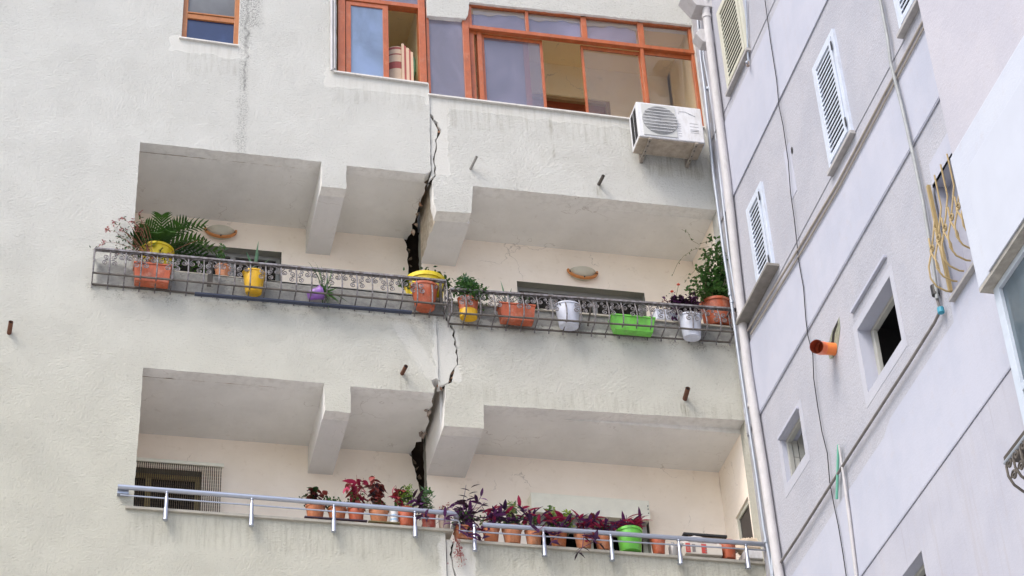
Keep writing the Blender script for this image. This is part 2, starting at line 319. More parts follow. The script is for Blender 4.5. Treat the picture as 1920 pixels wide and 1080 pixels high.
# ---------------------------------------------------------------- mesh building
class MB:
    def __init__(s): s.v = []; s.f = []; s.mi = []
    def add(s, vs, fs, mi=0):
        b = len(s.v); s.v += [V(p) for p in vs]
        for f in fs: s.f.append([i+b for i in f]); s.mi.append(mi)
        return s
    def box(s, x0, x1, y0, y1, z0, z1, mi=0):
        vs = [(x, y, z) for x in (x0, x1) for y in (y0, y1) for z in (z0, z1)]
        return s.add(vs, [(0, 1, 3, 2), (4, 6, 7, 5), (0, 4, 5, 1), (2, 3, 7, 6), (0, 2, 6, 4), (1, 5, 7, 3)], mi)
    def bar(s, p, q, wd, th, side=V((0, 1, 0)), mi=0):
        """straight square bar from p to q; th is its size along 'side', wd across"""
        p, q = V(p), V(q); d = (q-p).normalized(); a = side - d*side.dot(d); a.normalize(); b = d.cross(a)
        vs = []
        for e in (p, q):
            for i, j in ((-1, -1), (1, -1), (1, 1), (-1, 1)): vs.append(e + b*(i*wd/2) + a*(j*th/2))
        return s.add(vs, [(0, 1, 2, 3), (7, 6, 5, 4), (0, 4, 5, 1), (1, 5, 6, 2), (2, 6, 7, 3), (3, 7, 4, 0)], mi)
    def tube(s, pts, r, n=8, mi=0, cap=True, flat=1.0):
        pts = [V(p) for p in pts]; rs = r if isinstance(r, (list, tuple)) else [r]*len(pts)
        rings = []; prev = None
        for i, p in enumerate(pts):
            d = (pts[min(i+1, len(pts)-1)] - pts[max(i-1, 0)])
            if d.length < 1e-9: d = V((0, 0, 1))
            d.normalize()
            if prev is None:
                a = V((0, 0, 1)) if abs(d.z) < .9 else V((1, 0, 0))
                a = (a - d*a.dot(d)).normalized()
            else:
                a = prev - d*prev.dot(d)
                a = a.normalized() if a.length > 1e-6 else V((1, 0, 0))
            prev = a; b = d.cross(a)
            rings.append([p + a*(math.cos(2*math.pi*k/n)*rs[i]*flat) + b*(math.sin(2*math.pi*k/n)*rs[i]) for k in range(n)])
        vs = [x for rg in rings for x in rg]; fs = []
        for i in range(len(rings)-1):
            for k in range(n): fs.append((i*n+k, i*n+(k+1) % n, (i+1)*n+(k+1) % n, (i+1)*n+k))
        if cap: fs.append(tuple(range(n-1, -1, -1))); fs.append(tuple((len(rings)-1)*n+k for k in range(n)))
        return s.add(vs, fs, mi)
    def lathe(s, prof, n=24, c=(0, 0, 0), mi=0, a0=0, a1=2*math.pi, rib=0, sx=1, sy=1):
        c = V(c); full = abs(a1-a0-2*math.pi) < 1e-6; nn = n if full else n+1; vs = []
        for (r, z) in prof:
            for k in range(nn):
                a = a0 + (a1-a0)*k/n; rr = r*(1 + (rib if k % 2 else 0))
                vs.append(c + V((math.cos(a)*rr*sx, math.sin(a)*rr*sy, z)))
        fs = []
        for i in range(len(prof)-1):
            for k in range(n):
                k2 = (k+1) % nn if full else k+1
                fs.append((i*nn+k, i*nn+k2, (i+1)*nn+k2, (i+1)*nn+k))
        return s.add(vs, fs, mi)
    def prism(s, axis, loops, a, b, mi=0, ms=None):
        """flat outline (with holes) thickened from a to b along an axis"""
        if ms is None: ms = mi
        def P(q, t):
            return V((q[0], t, q[1])) if axis == 'y' else (V((t, q[0], q[1])) if axis == 'x' else V((q[0], q[1], t)))
        flat = [q for lp in loops for q in lp]
        tris = geometry.tessellate_polygon([[V((q[0], q[1], 0)) for q in lp] for lp in loops])
        n = len(flat); base = len(s.v)
        s.v += [P(q, a) for q in flat] + [P(q, b) for q in flat]
        for tr in tris:
            s.f.append([base+i for i in tr]); s.mi.append(mi); s.f.append([base+n+i for i in reversed(tr)]); s.mi.append(mi)
        o = 0
        for lp in loops:
            L = len(lp)
            for i in range(L):
                j = (i+1) % L; s.f.append([base+o+i, base+o+j, base+n+o+j, base+n+o+i]); s.mi.append(ms)
            o += L
        return s
    def build(s, name, mats, parent=None, smooth=False, bevel=0, kind=None, label=None):
        if not isinstance(mats, (list, tuple)): mats = [mats]
        off = V((0, 0, 0)); q = parent
        while q is not None: off += q.location; q = q.parent
        me = bpy.data.meshes.new(name); me.from_pydata([p-off for p in s.v], [], s.f)
        for mm in mats: me.materials.append(mm)
        me.polygons.foreach_set('material_index', s.mi)
        bm = bmesh.new(); bm.from_mesh(me); bmesh.ops.recalc_face_normals(bm, faces=bm.faces)
        if bevel:
            bmesh.ops.bevel(bm, geom=[e for e in bm.edges if e.calc_face_angle(0) > .5], offset=bevel, segments=2, affect='EDGES', profile=.6)
        bm.to_mesh(me); bm.free()
        if smooth:
            me.polygons.foreach_set('use_smooth', [True]*len(me.polygons))
            me.set_sharp_from_angle(angle=math.radians(42))
        o = bpy.data.objects.new(name, me); COL.objects.link(o)
        if parent is not None: o.parent = parent
        if kind: o['kind'] = kind
        if label: o['label'] = label
        return o

def thing(name, label, cat, loc=(0, 0, 0), group=None):
    o = bpy.data.objects.new(name, None); COL.objects.link(o); o.location = V(loc); o.empty_display_size = .1
    o['label'] = label; o['category'] = cat
    if group: o['group'] = group
    return o
def solo(o, label, cat, group=None):
    o['label'] = label; o['category'] = cat
    if group: o['group'] = group
    return o
def rough(pts, step=.05, amp=.004, keep=lambda a, b: False):
    out = []
    for i, a in enumerate(pts):
        b = pts[(i+1) % len(pts)]; out.append(a); L = math.dist(a, b)
        if L > 9 or keep(a, b): continue
        n = int(L/step)
        for k in range(1, n):
            t = k/n; nx, nz = -(b[1]-a[1])/L, (b[0]-a[0])/L; j = rnd.uniform(-amp, amp)
            out.append((a[0]+(b[0]-a[0])*t+nx*j, a[1]+(b[1]-a[1])*t+nz*j))
    return out
def xz(u, v, Y=0.0):
    p = at(u, v, Y); return (p.x, p.z)

# ================================================================ SETTING
g = MB().box(-160, 160, -200, 130, -.3, 0)
gr = g.build('ground', simple('ground_paving', (.44, .42, .385), .9, 0, .15, .6, .2, 6, world=True)); gr['kind'] = 'structure'

# ================================================================ CRACKED BUILDING
bld = thing('cracked_apartment_building', 'pale rough stucco apartment block split by a long vertical crack between its balconies', 'building', (3, .6, 0))
XJ = 3.84            # where the two halves meet
ZL1, ZL2 = 16.957, 13.952   # ceilings, left half
ZR1, ZR2 = 16.85, 13.87   # ceilings, right half
YL, YR = 1.25, 1.02       # balcony back walls
XC = 7.24
XW = 7.24
outl = [(-9, .0), (3.86, .0), (3.86, 12.27), (.74, 12.27), (.745, 13.957), (2.62, 13.95), (2.63, 13.61), (2.897, 13.605), (2.897, 13.935),
        (3.79, 13.94), xz(815, 728), xz(809, 713), xz(817, 709), xz(825, 713), (XJ, 14.12), (XJ, 15.215), (.545, 15.225), (.545, 16.965), (2.572, 16.955),
        (2.574, 16.6), (2.855, 16.597), (2.857, 16.94), (3.77, 16.935), (XJ-.01, 16.99), (XJ, 18.325), (2.74, 18.345), (2.74, 19.95), (XJ, 19.95), (XJ, 24), (-9, 24)]
win0 = [(.925, 18.61), (.925, 19.9), (1.585, 19.9), (1.585, 18.575)]
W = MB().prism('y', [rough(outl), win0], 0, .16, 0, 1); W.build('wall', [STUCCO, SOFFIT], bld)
# right half: front face cut by the crack
Yr = .02
c1 = [(804, 200, 1.2), (805, 213, 3), (809, 217, 6.5), (812, 224, 4.5), (817, 229, 7), (820, 237, 5), (824, 243, 6.5), (822.5, 251, 5), (820, 258, 2), (817, 262, 3.2), (818.5, 271, 2.2), (818, 280, 3), (815, 289, 2), (813.5, 298, 3.4), (814, 306, 2.2), (816.5, 313, 3.6), (815, 321, 2.4), (816.5, 329, 3.4), (811, 334, 5), (808, 338, 6)]
L1 = [xz(u-w_/2, v, Yr) for u, v, w_ in c1]; R1 = [xz(u+w_/2, v, Yr) for u, v, w_ in c1]
join = lambda z: (XJ+.004, z)
strip1 = [join(L1[0][1])] + L1[1:] + [xz(803, 343, Yr), join(16.99)]
R1 = [(XJ+.005, 18.17), (XJ+.005, R1[0][1])] + R1
c2 = [(832, 570, 2), (832, 582, 4.5), (837, 591, 3), (838, 600, 5), (845, 607, 3.5), (847, 614, 6), (852, 620, 3), (850, 629, 4.5), (854, 638, 3), (853, 646, 4.5), (857, 653, 3), (855.5, 661, 4), (858.5, 668, 2.5), (857.5, 676, 3.5), (858.5, 683, 2.2), (852, 690, 1.2), (850, 695, 5), (847, 702, 6.5), (846, 708, 6.5), (844, 717, 6), (832, 722, 6)]
L2 = [xz(u-w_/2, v, Yr) for u, v, w_ in c2]; R2 = [xz(u+w_/2, v, Yr) for u, v, w_ in c2]
strip2 = [join(15.17)] + [L2[0]] + L2[1:] + [join(L2[-1][1]-.01)]
c3 = [(849, 1012, 3.5), (850, 1019, 3), (847, 1026, 4.5), (847.5, 1032, 3), (845, 1039, 4.5), (848, 1050, 2.5), (849, 1062, 2.2), (853, 1075, 4), (857, 1090, 3), (860, 1200, 3)]
L3 = [xz(u-w_/2, v, Yr) for u, v, w_ in c3]; R3 = [xz(u+w_/2, v, Yr) for u, v, w_ in c3]
strip3 = [(3.872, L3[0][1])] + L3 + [(3.872, L3[-1][1])]
main1 = R1 + [xz(812, 352, Yr), xz(812.5, 372, Yr), (3.885, 16.425), (4.285, 16.445), (4.32, ZR1-.005), (7.24, ZR1+.01), (7.24, 18.13)]
main2 = [(XJ+.06, 15.17)] + R2 + [xz(836, 742, Yr), (3.9, 13.80), (3.888, 13.55), (4.316, 13.555), (4.325, ZR2-.02), (7.24, 13.93), (7.24, 15.17)]
main3 = R3 + [(R3[-1][0], 0), (7.24, 0), (7.24, 12.155), (R3[0][0], 12.17)]
Wr = MB()
for lp, T_ in ((main1, .2), (main2, .2), (main3, .2), (strip1, .14), (strip2, .14), (strip3, .14)):
    Wr.prism('y', [rough(lp, .05, .003)], Yr, T_, 0, 1)
# lintel over the glazed balcony
Wr.prism('y', [rough([(4.385, 19.765), (7.24, 19.83), (7.24, 24), (3.85, 24), (3.85, 19.45), (4.33, 19.475), (4.36, 19.55)])], Yr, .2, 0, 1)
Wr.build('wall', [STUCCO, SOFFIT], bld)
# masonry backing deep inside the crack, its shade put into the near-black colour
for pts in (c1, c2[1:], c3):
    MB().prism('y', [[xz(u-w_/2-1.2, v, Yr) for u, v, w_ in pts] + [xz(u+w_/2+1.2, v, Yr) for u, v, w_ in reversed(pts)]], Yr+.045, Yr+.075).build('crack_shade_masonry', simple('shade_coloured_rubble', (.045, .032, .022), .95, 0, .45, 12, .8, 20, world=True), bld)
# rubble visible in the wide parts of the crack
def chunks(name, pts, size, Y, parent=bld, mat=RUBBLE):
    for (u, v) in pts:
        mb = MB(); c = at(u, v, Y); mb2 = [c+V((rnd.uniform(-1, 1)*size, rnd.uniform(-1, 1)*size, rnd.uniform(-1, 1)*size*1.2)) for _ in range(9)]
        bm = bmesh.new()
        for q in mb2: bm.verts.new(q)
        r_ = bmesh.ops.convex_hull(bm, input=bm.verts); bm.verts.index_update(); 
        live = [v_ for v_ in bm.verts if v_.link_faces]; ix = {v_: i for i, v_ in enumerate(live)}
        mb.add([v_.co.copy() for v_ in live], [[ix[x] for x in f.verts] for f in bm.faces]); bm.free(); mb.build(name, mat, parent)
chunks('broken_masonry', [(815, 228), (819, 240), (822, 248), (813, 222), (848, 700), (846, 710), (842, 716), (836, 720), (824, 716), (820, 722), (826, 730)], .022, .06)
# ceilings (undersides of the slabs) with a torn edge beside the crack
def torn(pts, z): return [(p.x, p.y) for p in (atz(u, v, z) for u, v in pts)]
e1 = torn([(799.7, 345), (796, 352), (797, 358), (793.6, 365.5), (790, 372), (787.5, 381.8), (785, 388), (782.4, 396), (780, 408), (777.3, 416.5), (772.2, 420.5), (773, 428), (770, 438.9), (765, 444), (762, 453)], ZL1)
e2 = torn([(812, 746), (809, 752), (812, 760), (803, 769), (801, 778), (805, 790), (799, 803), (796, 815), (790, 822), (790, 828), (780, 829), (778, 838), (771, 847), (771, 855)], ZL2)
for z, e, x0 in ((ZL1, e1, .4), (ZL2, e2, .6)):
    e = [(min(x, 3.86), max(.14, y)) for x, y in e]
    MB().prism('z', [[(x0, .16), (3.75, .16)] + e + [(e[-1][0], YL+.02), (x0, YL+.02)]], z, z+.22, 0, 1).build('ceiling', [SOFFIT, RUBBLE], bld)
for z in (ZR1, ZR2): MB().box(4.3, XC+.1, .2, YR+.02, z, z+.22).build('ceiling', SOFFIT, bld)
# rubble hanging in the torn slab
chunks('broken_masonry', [(795, 362), (789, 385), (784, 402), (779, 420), (775, 436)], .03, .5)
ch = MB()
chunks('broken_masonry', [(806, 762), (803, 775), (800, 768)], .03, .35, mat=simple('torn_plaster', (.40, .33, .28), .9, 0, .3, 18, .6, 30, world=True))
chunks('broken_masonry', [(795, 818), (791, 812), (797, 808)], .035, .8, mat=MATS['torn_plaster'])
chunks('broken_masonry', [(765, 470), (768, 485), (772, 500), (777, 866), (781, 880), (785, 896), (789, 915)], .03, 1.3)
# beams
def beam(x0, x1, z0, z1, y0, y1, mats, ragged=False):
    a = MB(); lp = [(x0, y0), (x1, y0), (x1, y1), (x0, y1)]
    if ragged:
        n = 16; lp = [(x1, y0), (x1, y1)] + [(x0+rnd.uniform(-.004, .012)+(.02 if k > 11 else 0), y1+(y0-y1)*k/n) for k in range(n+1)]
    a.prism('z', [lp], z0, z1, 0, 0)
    ob = a.build('beam', mats, bld); me = ob.data
    for p in me.polygons:
        if p.normal.x < -.5: p.material_index = 1
        if p.normal.x > .5: p.material_index = min(2, len(mats)-1)
    return ob
beam(2.57, 2.855, 16.598, 17.0, .16, YL, [BEAMP, SOFFIT])
beam(2.625, 2.897, 13.607, 14.0, .16, YL, [BEAMP, SOFFIT])
beam(3.885, 4.30, 16.435, 17.3, .2, YR, [BEAMP, RAW, BEAMP], True)
beam(3.89, 4.316, 13.552, 14.3, .2, YR, [BEAMP, SOFFIT, BEAMP], False)
# back walls of the balconies
def hole(u0, v0, u1, v1, Y, dz): # top-left, top-right px, height
    a = at(u0, v0, Y); b = at(u1, v1, Y); z = (a.z+b.z)/2; return (a.x, b.x, z-dz, z)
HUL = hole(330, 452, 528, 475, YL, 1.2); HUR = hole(969, 527, 1208, 549, YR, 1.2)
HLL = hole(200, 870, 378, 886, YL, 1.3); HLR = hole(1000, 945, 1215, 965, YR, 1.2)
def hp(h): return [(h[0], h[2]), (h[0], h[3]), (h[1], h[3]), (h[1], h[2])]
xw = atz(763, 460, ZL1).x; pU = at(763, 462, YL); pL = at(772, 857, YL); pU2 = at(766, 505, YL); pL2 = at(790, 940, YL)
left_back = [(-.5, 11.2), (pL2.x, 11.2), (pL2.x, pL2.z), (pL.x+.035, pL.z-.18), (pL.x, pL.z), (3.72, ZL2+.05), (3.72, 14.2), (pU2.x, 14.6), (pU2.x, pU2.z), (pU.x, pU.z), (3.72, ZL1+.1), (-.5, ZL1+.1)]
left_back = rough(left_back, .045, .012)
MB().prism('y', [left_back, hp(HUL), hp(HLL)], YL, YL+.15, 0, 1).build('back_wall', [CREAM, REVEAL], bld)
MB().prism('y', [rough([(3.885, 11.2), (XC, 11.2), (XC, ZR1+.1), (3.90, ZR1+.1)], .06, .006), hp(HUR), hp(HLR)], YR, YR+.15, 0, 1).build('back_wall', [CREAM, REVEAL], bld)
# dark interior behind, floors
MB().box(-.6, XC+.4, 2.6, 2.75, 0, 24).build('inner_wall', DARK, bld)
MB().box(3.5, 4.2, 1.45, 1.5, 11, 17.5).build('inner_wall', simple('shade_coloured_rubble', (.045, .032, .022), .95, 0, .45, 12, .8, 20, world=True), bld)  # rubble panel behind the wall gap, darkened to paint in its shade
for z in (15.0, 12.0, 17.98):
    MB().box(-.5, 3.80, .16, 2.6, z-.7 if z > 17 else z-.82, z-.5 if z > 17 else z-.6).build('floor_slab', SOFFIT, bld)
    MB().box(3.95, XC, .2, 2.6, z-.75 if z > 17 else z-.9, z-.55 if z > 17 else z-.68).build('floor_slab', SOFFIT, bld)
MB().box(-.5, -.35, .16, 2.6, 10, 20).build('side_wall', CREAM, bld)
# left reveal of the balconies (painted side wall)
MB().box(.42, .545, .16, YL, 14.3, ZL1).build('side_wall', CREAM, bld); MB().box(.62, .742, .16, YL, 11.3, ZL2).build('side_wall', CREAM, bld)
# right side wall of the balconies with a dark side window in the lower one
sw = [(-.0, 11.2), (YR+.15, 11.2), (YR+.15, 17.2), (.0, 17.2)]
q0 = atx(1382, 972, XC+.02); q1 = atx(1420, 905, XC+.02)
swh = [(.03, 12.2), (.03, q0.z+.02), (q0.y, q0.z), (q0.y+.02, 12.2)]
MB().prism('x', [[(.201, 11.2), (YR, 11.2), (YR, 17.2), (.201, 17.2)], [(.23, 12.25), (.23, q0.z+.015), (q0.y, q0.z), (q0.y, 12.25)]], XC+.001, XC+.2, 0, 1).build('side_wall', [CREAM, CREAM], bld)
swn = bpy.data.objects.new('window', None); COL.objects.link(swn); swn.parent = bld
sf = MB(); X_ = XC+.02
sf.box(X_, X_+.04, q0.y-.045, q0.y, 12.25, q0.z).box(X_, X_+.04, .2, q0.y-.045, q0.z-.045, q0.z)
sf.build('window_frame', SHUTC, swn)
MB().box(X_+.015, X_+.02, .2, q0.y-.045, 12.25, q0.z-.045).build('pane', glass('brown_pane', (.2, .18, .17), .85, (.10, .085, .08), .05, .5), swn)
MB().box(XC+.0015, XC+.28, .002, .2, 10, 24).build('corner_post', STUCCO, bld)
MB().box(XC+.001, XC+.3, YR+.001, YR+.2, 10, 24).build('corner_post', CREAM, bld)
MB().box(XC+.205, XC+.3, .2, YR, 17.25, 24).build('corner_post', CREAM, bld)
# sills
def sill(name, u0, v0, u1, v1, Y0, Y1, th, mat, dx=.0):
    a = at(u0, v0, Y0); b = at(u1, v1, Y0); mb = MB()
    vs = [(a.x, Y0, a.z), (a.x, Y1, a.z), (a.x, Y0, a.z+th), (a.x, Y1, a.z+th), (b.x, Y0, b.z), (b.x, Y1, b.z), (b.x, Y0, b.z+th), (b.x, Y1, b.z+th)]
    mb.add(vs, [(0, 1, 3, 2), (4, 6, 7, 5), (0, 4, 5, 1), (2, 3, 7, 6), (0, 2, 6, 4), (1, 5, 7, 3)])
    return mb.build('sill', mat, bld, bevel=.003)
sill('s', 235, 952, 850, 996, -.03, .26, .028, MARBLEO)
sill('s', 857, 1015, 1440, 1058, -.01, .26, .03, MARBLEO)
sill('s', 626, 134, 803, 157.5, -.035, .2, .022, MARBLE)
sill('s', 803, 177, 1190, 224, -.015, .24, .022, MARBLE)
sill('s', 1188, 224, 1322, 239, -.015, .24, .022, MARBLE)
sill('s', 336, 70, 447, 85.5, -.03, .1, .02, MARBLE)
sill('s', 300, 507, 832, 562, .0, .27, .022, MARBLEO)
sill('s', 843, 566, 1395, 616, .0, .27, .022, MARBLEO)

# ---------------- small window top left
def part(name, parent):
    o = bpy.data.objects.new(name, None); COL.objects.link(o); o.parent = parent; return o
w1 = part('window', bld); Y = .05
def vb(mb, u0, u1, v, z0, z1, Y0, Y1):   # vertical member given by its edges on the sill line
    a = at(u0, v, Y0).x; b = at(u1, v, Y0).x; mb.box(a, b, Y0, Y1, z0, z1)
fm = MB(); fm.box(.925, .985, .04, .1, 18.6, 19.9); fm.box(1.53, 1.585, .04, .1, 18.6, 19.9); zmid = at(390, 33, .04).z
fm.box(.985, 1.53, .045, .095, zmid-.035, zmid+.035); fm.box(.985, 1.53, .035, .1, zmid+.04, zmid+.06); fm.box(.985, 1.53, .04, .1, 19.82, 19.9)
fm.build('window_frame', ORANGE2, w1, bevel=.004)
MB().box(.985, 1.53, .07, .075, 18.6, zmid-.035).build('pane', DEEPB, w1)
MB().box(.985, 1.53, .07, .075, zmid+.06, 19.82).build('pane', FROST, w1)
MB().box(.8, 1.7, .16, .9, 18.4, 20.0).build('inner_wall', DARK, bld)
pk = MB(); c = at(394, 68, .11); pk.lathe([(.0, 0), (.03, 0), (.032, .08), (.02, .11), (.014, .13), (0, .14)], 12, (c.x, .12, 18.63))
solo(pk.build('bottle', WHITEP, None, True), 'small white bottle behind the blue lower pane of the small top window', 'bottle')

# ---------------- top left glazed window (above the left half)
w2 = part('window', bld); Y0, Y1 = .03, .09; zs = 18.36; zt = 19.95
tb = at(740, 8, Y0).z
f2 = MB()
vb(f2, 634, 647.5, 140, zs, zt, Y0, Y1+.06); vb(f2, 788, 801, 153, zs, zt, Y0, Y1+.06)
a, b = at(634, 133, Y0).x, at(801, 155, Y0).x
f2.box(a+.08, b-.08, Y0+.005, Y1+.05, tb-.01, tb+.05); f2.box(a, b, Y0, Y1, zt-.06, zt)
f2.build('window_frame', ORANGE, w2, bevel=.004)
sa = MB(); sx0, sx1 = at(648.5, 140, .05).x, at(730, 146, .05).x
for x0, x1, z0, z1 in ((sx0, sx0+.062, zs, tb-.015), (sx1-.068, sx1, zs, tb-.015), (sx0+.062, sx1-.068, tb-.075, tb-.015), (sx0+.062, sx1-.068, zs, zs+.03)):
    sa.box(x0, x1, .05, .085, z0, z1)
sa.build('sash', ORANGE, w2, bevel=.003)
MB().box(sx0+.062, sx1-.068, .065, .069, zs+.03, tb-.075).build('pane', BLUEP, w2)
MB().box(sx0+.28, sx0+.31, .10, .13, zs, tb-.02).build('sash', simple('mauve_inner_sash', (.30, .20, .30), .5, world=True), w2)
MB().box(a+.08, b-.08, .06, .064, tb+.05, zt-.06).build('pane', LAV, w2)
pp = MB(); pa = at(622, 130, -.03)
for dx, r in ((.0, .016), (.035, .010)): pp.tube([(pa.x+dx, -.035, 18.33+dx), (pa.x+dx-.01, -.035, 21)], r, 8)
solo(pp.build('conduit', PIPEW, None, True), 'thin pale double conduit beside the orange top left window', 'pipe')

# ---------------- glazed balcony of the right half
w3 = part('window', bld); zs = 18.20
f3 = MB(); Y0, Y1 = .06, .12
xa, xb, xc_ = at(803, 174, Y0).x, at(873, 182, Y0).x, at(886, 183, Y0).x
ztop2 = at(840, 30, Y0).z
f3.box(xa, xa+.035, Y0, Y1, zs, ztop2+.1); f3.box(xb, xc_-.005, Y0-.01, Y1, zs, 19.55); f3.box(xa+.035, xb, Y0, Y1, ztop2-.03, ztop2+.03)
f3.build('window_frame', ORANGE, w3, bevel=.004)
MB().box(xa+.035, xb, .085, .089, zs, ztop2-.03).build('pane', LAV, w3)
def slant(mb, u0, v0, u1, v1, th, Y0, Y1):
    p, q = at(u0, v0, Y0), at(u1, v1, Y0)
    vs = []
    for e in (p, q):
        for y in (Y0, Y1):
            for dz in (-th/2, th/2): vs.append((e.x, y, e.z+dz))
    mb.add(vs, [(0, 1, 3, 2), (4, 6, 7, 5), (0, 4, 5, 1), (2, 3, 7, 6), (0, 2, 6, 4), (1, 5, 7, 3)])
f4 = MB(); slant(f4, 880, 7, 1318, 53, .05, Y0, Y1); slant(f4, 880, 49, 1318, 99, .055, Y0-.012, Y1)
zl = at(882, 49, Y0).z; zh = at(1305, 99, Y0).z; tl = at(880, 7, Y0).z; th_ = at(1305, 51, Y0).z
def zline(x, za, zb): t = (x-xc_)/(7.2-xc_); return za+(zb-za)*t
def vert(mb, u0, u1, v, top, bot, y0, y1):
    a = at(u0, v, y0).x; b = at(u1, v, y0).x; mb.box(a, b, y0, y1, bot, top)
for u0, u1, v in ((985, 990.5, 28), (1091, 1101, 60), (1198.5, 1209, 75), (877, 884, 25)):
    x = at((u0+u1)/2, v, Y0).x; vert(f4, u0, u1, v, zline(x, tl, th_), zline(x, zl, zh), Y0, Y1)
for u0, u1, v in ((1213, 1219, 200),):
    x = at(u0, v, Y0).x; vert(f4, u0, u1, v, zline(x, zl, zh), zs-.05, Y0, Y1)
f4.box(7.2, 7.24, Y0, Y1, zs-.05, 19.8)
f4.build('window_frame', ORANGE, w3, bevel=.003)
def sash(u0, u1, v, wd, yy, pane, rail=True):
    a, b = at(u0, v, yy).x, at(u1, v, yy).x; zt_ = zline((a+b)/2, zl, zh)-.03; zb = zs-.03; m_ = MB()
    m_.box(a, a+wd, yy, yy+.025, zb, zt_); m_.box(b-wd, b, yy, yy+.025, zb, zt_)
    if rail: m_.box(a+wd, b-wd, yy+.002, yy+.023, zt_-.055, zt_); m_.box(a+wd, b-wd, yy+.002, yy+.023, zb, zb+.03)
    m_.build('sash', ORANGE, w3, bevel=.002)
    if pane: MB().box(a+wd, b-wd, yy+.01, yy+.014, zb+.03, zt_-.055).build('pane', pane, w3)
sash(886, 909, 186, .055, .10, None)
sash(908, 1025, 190, .035, .13, DUSTY2)
sash(897, 998, 190, .07, .165, LAV)
sash(1099, 1213, 205, .032, .13, DUSTY)
sash(1219, 1313, 220, .02, .10, DUSTY)
lsts = [886, 987.5, 1096, 1204, 1312]
for i in range(4):
    a, b = at(lsts[i], [10, 28, 60, 75][i], Y0).x+.01, (at(lsts[i+1], [28, 60, 75, 90][i], Y0).x-.01)
    b = min(b, 7.19); zm = (a+b)/2
    MB().prism('y', [[(a, zline(a, zl, zh)+.03), (b, zline(b, zl, zh)+.03), (b, zline(b, tl, th_)-.02), (a, zline(a, tl, th_)-.02)]], .09, .094).build('pane', CLEAR, w3)
# scalloped awning seen behind the transom panes
aw = MB(); n = 60
pts_t = []; pts_b = []
for k in range(n+1):
    x = 4.40+(6.55-4.40)*k/n; pts_t.append((x, 19.9)); pts_b.append((x, zline(x, tl, th_)-.11-.012*math.sin(k*1.1)-.02*math.sin(k*.33)))
aw.prism('y', [pts_t+pts_b[::-1]], .105, .109)
solo(aw.build('awning_valance', simple('beige_awning_cloth', (.42, .34, .24), .8, world=True)), 'beige scalloped awning edge hanging behind the four upper orange framed panes', 'awning')
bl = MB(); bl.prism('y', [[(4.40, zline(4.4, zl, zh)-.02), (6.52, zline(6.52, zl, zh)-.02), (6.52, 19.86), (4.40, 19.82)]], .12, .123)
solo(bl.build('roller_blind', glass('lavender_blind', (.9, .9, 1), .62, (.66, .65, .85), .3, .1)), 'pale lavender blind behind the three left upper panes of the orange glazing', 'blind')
# room interiors
zc = 19.93; YB = 1.12
MB().box(3.9, XC+.05, .2, YB+.1, zc, zc+.1).build('ceiling', OCHRE, bld)
door_t = at(1025, 176, YB); door_r = at(1143, 187, YB)
MB().prism('y', [[(3.86, 17.6), (XC, 17.6), (XC, zc), (3.86, zc)], [(door_t.x-.75, 17.7), (door_t.x-.75, door_t.z), (door_r.x, door_t.z), (door_r.x, 17.7)]], YB, YB+.12).build('back_wall', MUSTARD, bld)
MB().box(XC+.001, XC+.06, .2, YB, 17.6, zc).build('side_wall', MUSTARD, bld)
MB().box(3.8, 3.86, .2, YB, 17.6, zc).build('side_wall', MUSTARD, bld)
dr = part('door', bld); dm = MB(); x0, x1, zt_ = door_t.x-.75, door_r.x, door_t.z
dm.box(x1-.05, x1, YB+.02, YB+.1, 17.7, zt_).box(x0, x1-.05, YB+.02, YB+.1, zt_-.05, zt_).build('door_frame', simple('tan_door_frame', (.42, .27, .12), .6, world=True), dr)
MB().box(x0, x1-.05, YB+.07, YB+.11, 17.7, zt_-.05).build('door_leaf', simple('red_brown_door', (.28, .06, .018), .45, world=True), dr)
# left room with a cracked wall
MB().box(2.6, 3.79, .2, YL+.1, zc, zc+.1).build('ceiling', OCHRE, bld)
cr = [(764, 20), (762, 32), (759, 44), (761, 48), (757, 57), (758, 66), (762, 73), (765, 82), (762, 92), (760, 99), (758, 106), (763, 116), (766, 150), (768, 170)]
La = [xz(u-.9, v, YL) for u, v in cr]; Ra = [xz(u+.9+(1.5 if 70 < v < 95 else 0), v, YL) for u, v in cr]
MB().prism('y', [[(2.4, 17.6)] + [(La[-1][0], 17.6)] + La[::-1] + [(La[0][0], zc), (2.4, zc)]], YL, YL+.1).build('back_wall', MUSTARD, bld)
MB().prism('y', [[(Ra[-1][0], 17.6), (3.84, 17.6), (3.84, zc), (Ra[0][0], zc)] + Ra], YL, YL+.1).build('back_wall', MUSTARD, bld)
MB().box(2.4, 2.55, .2, YL, 17.6, zc).build('side_wall', MUSTARD, bld); MB().box(3.79, 3.80, .2, YL, 17.6, zc).build('side_wall', MUSTARD, bld)
# rolled striped mattress and strip of green foam
mt = thing('rolled_mattress', 'striped beige and dark red rolled mattress standing in the open orange window', 'mattress', (at(748, 140, .35).x, .36, 18.3))
mc = at(744, 140, .34); STR = [simple('beige_ticking', (.66, .50, .36), .85, world=True), simple('dark_red_ticking', (.36, .10, .09), .85, world=True)]
mm = MB(); ztp = at(744, 100, .34).z
zz = [ztp-.95, ztp-.36, ztp-.25, ztp-.14, ztp-.12, ztp-.05, ztp-.015, ztp-.005, ztp]
for i in range(len(zz)-1):
    r0_ = .15 if i < len(zz)-2 else .145
    mm.lathe([(.15, zz[i]), (.15 if i < len(zz)-2 else .13, zz[i+1])], 28, (mc.x, .36, 0), mi=i % 2)
mm.lathe([(.13, ztp), (.0, ztp+.005)], 28, (mc.x, .36, 0))
mm.build('mattress_roll', STR, mt, True)
mf = MB(); x = at(758, 130, .2).x
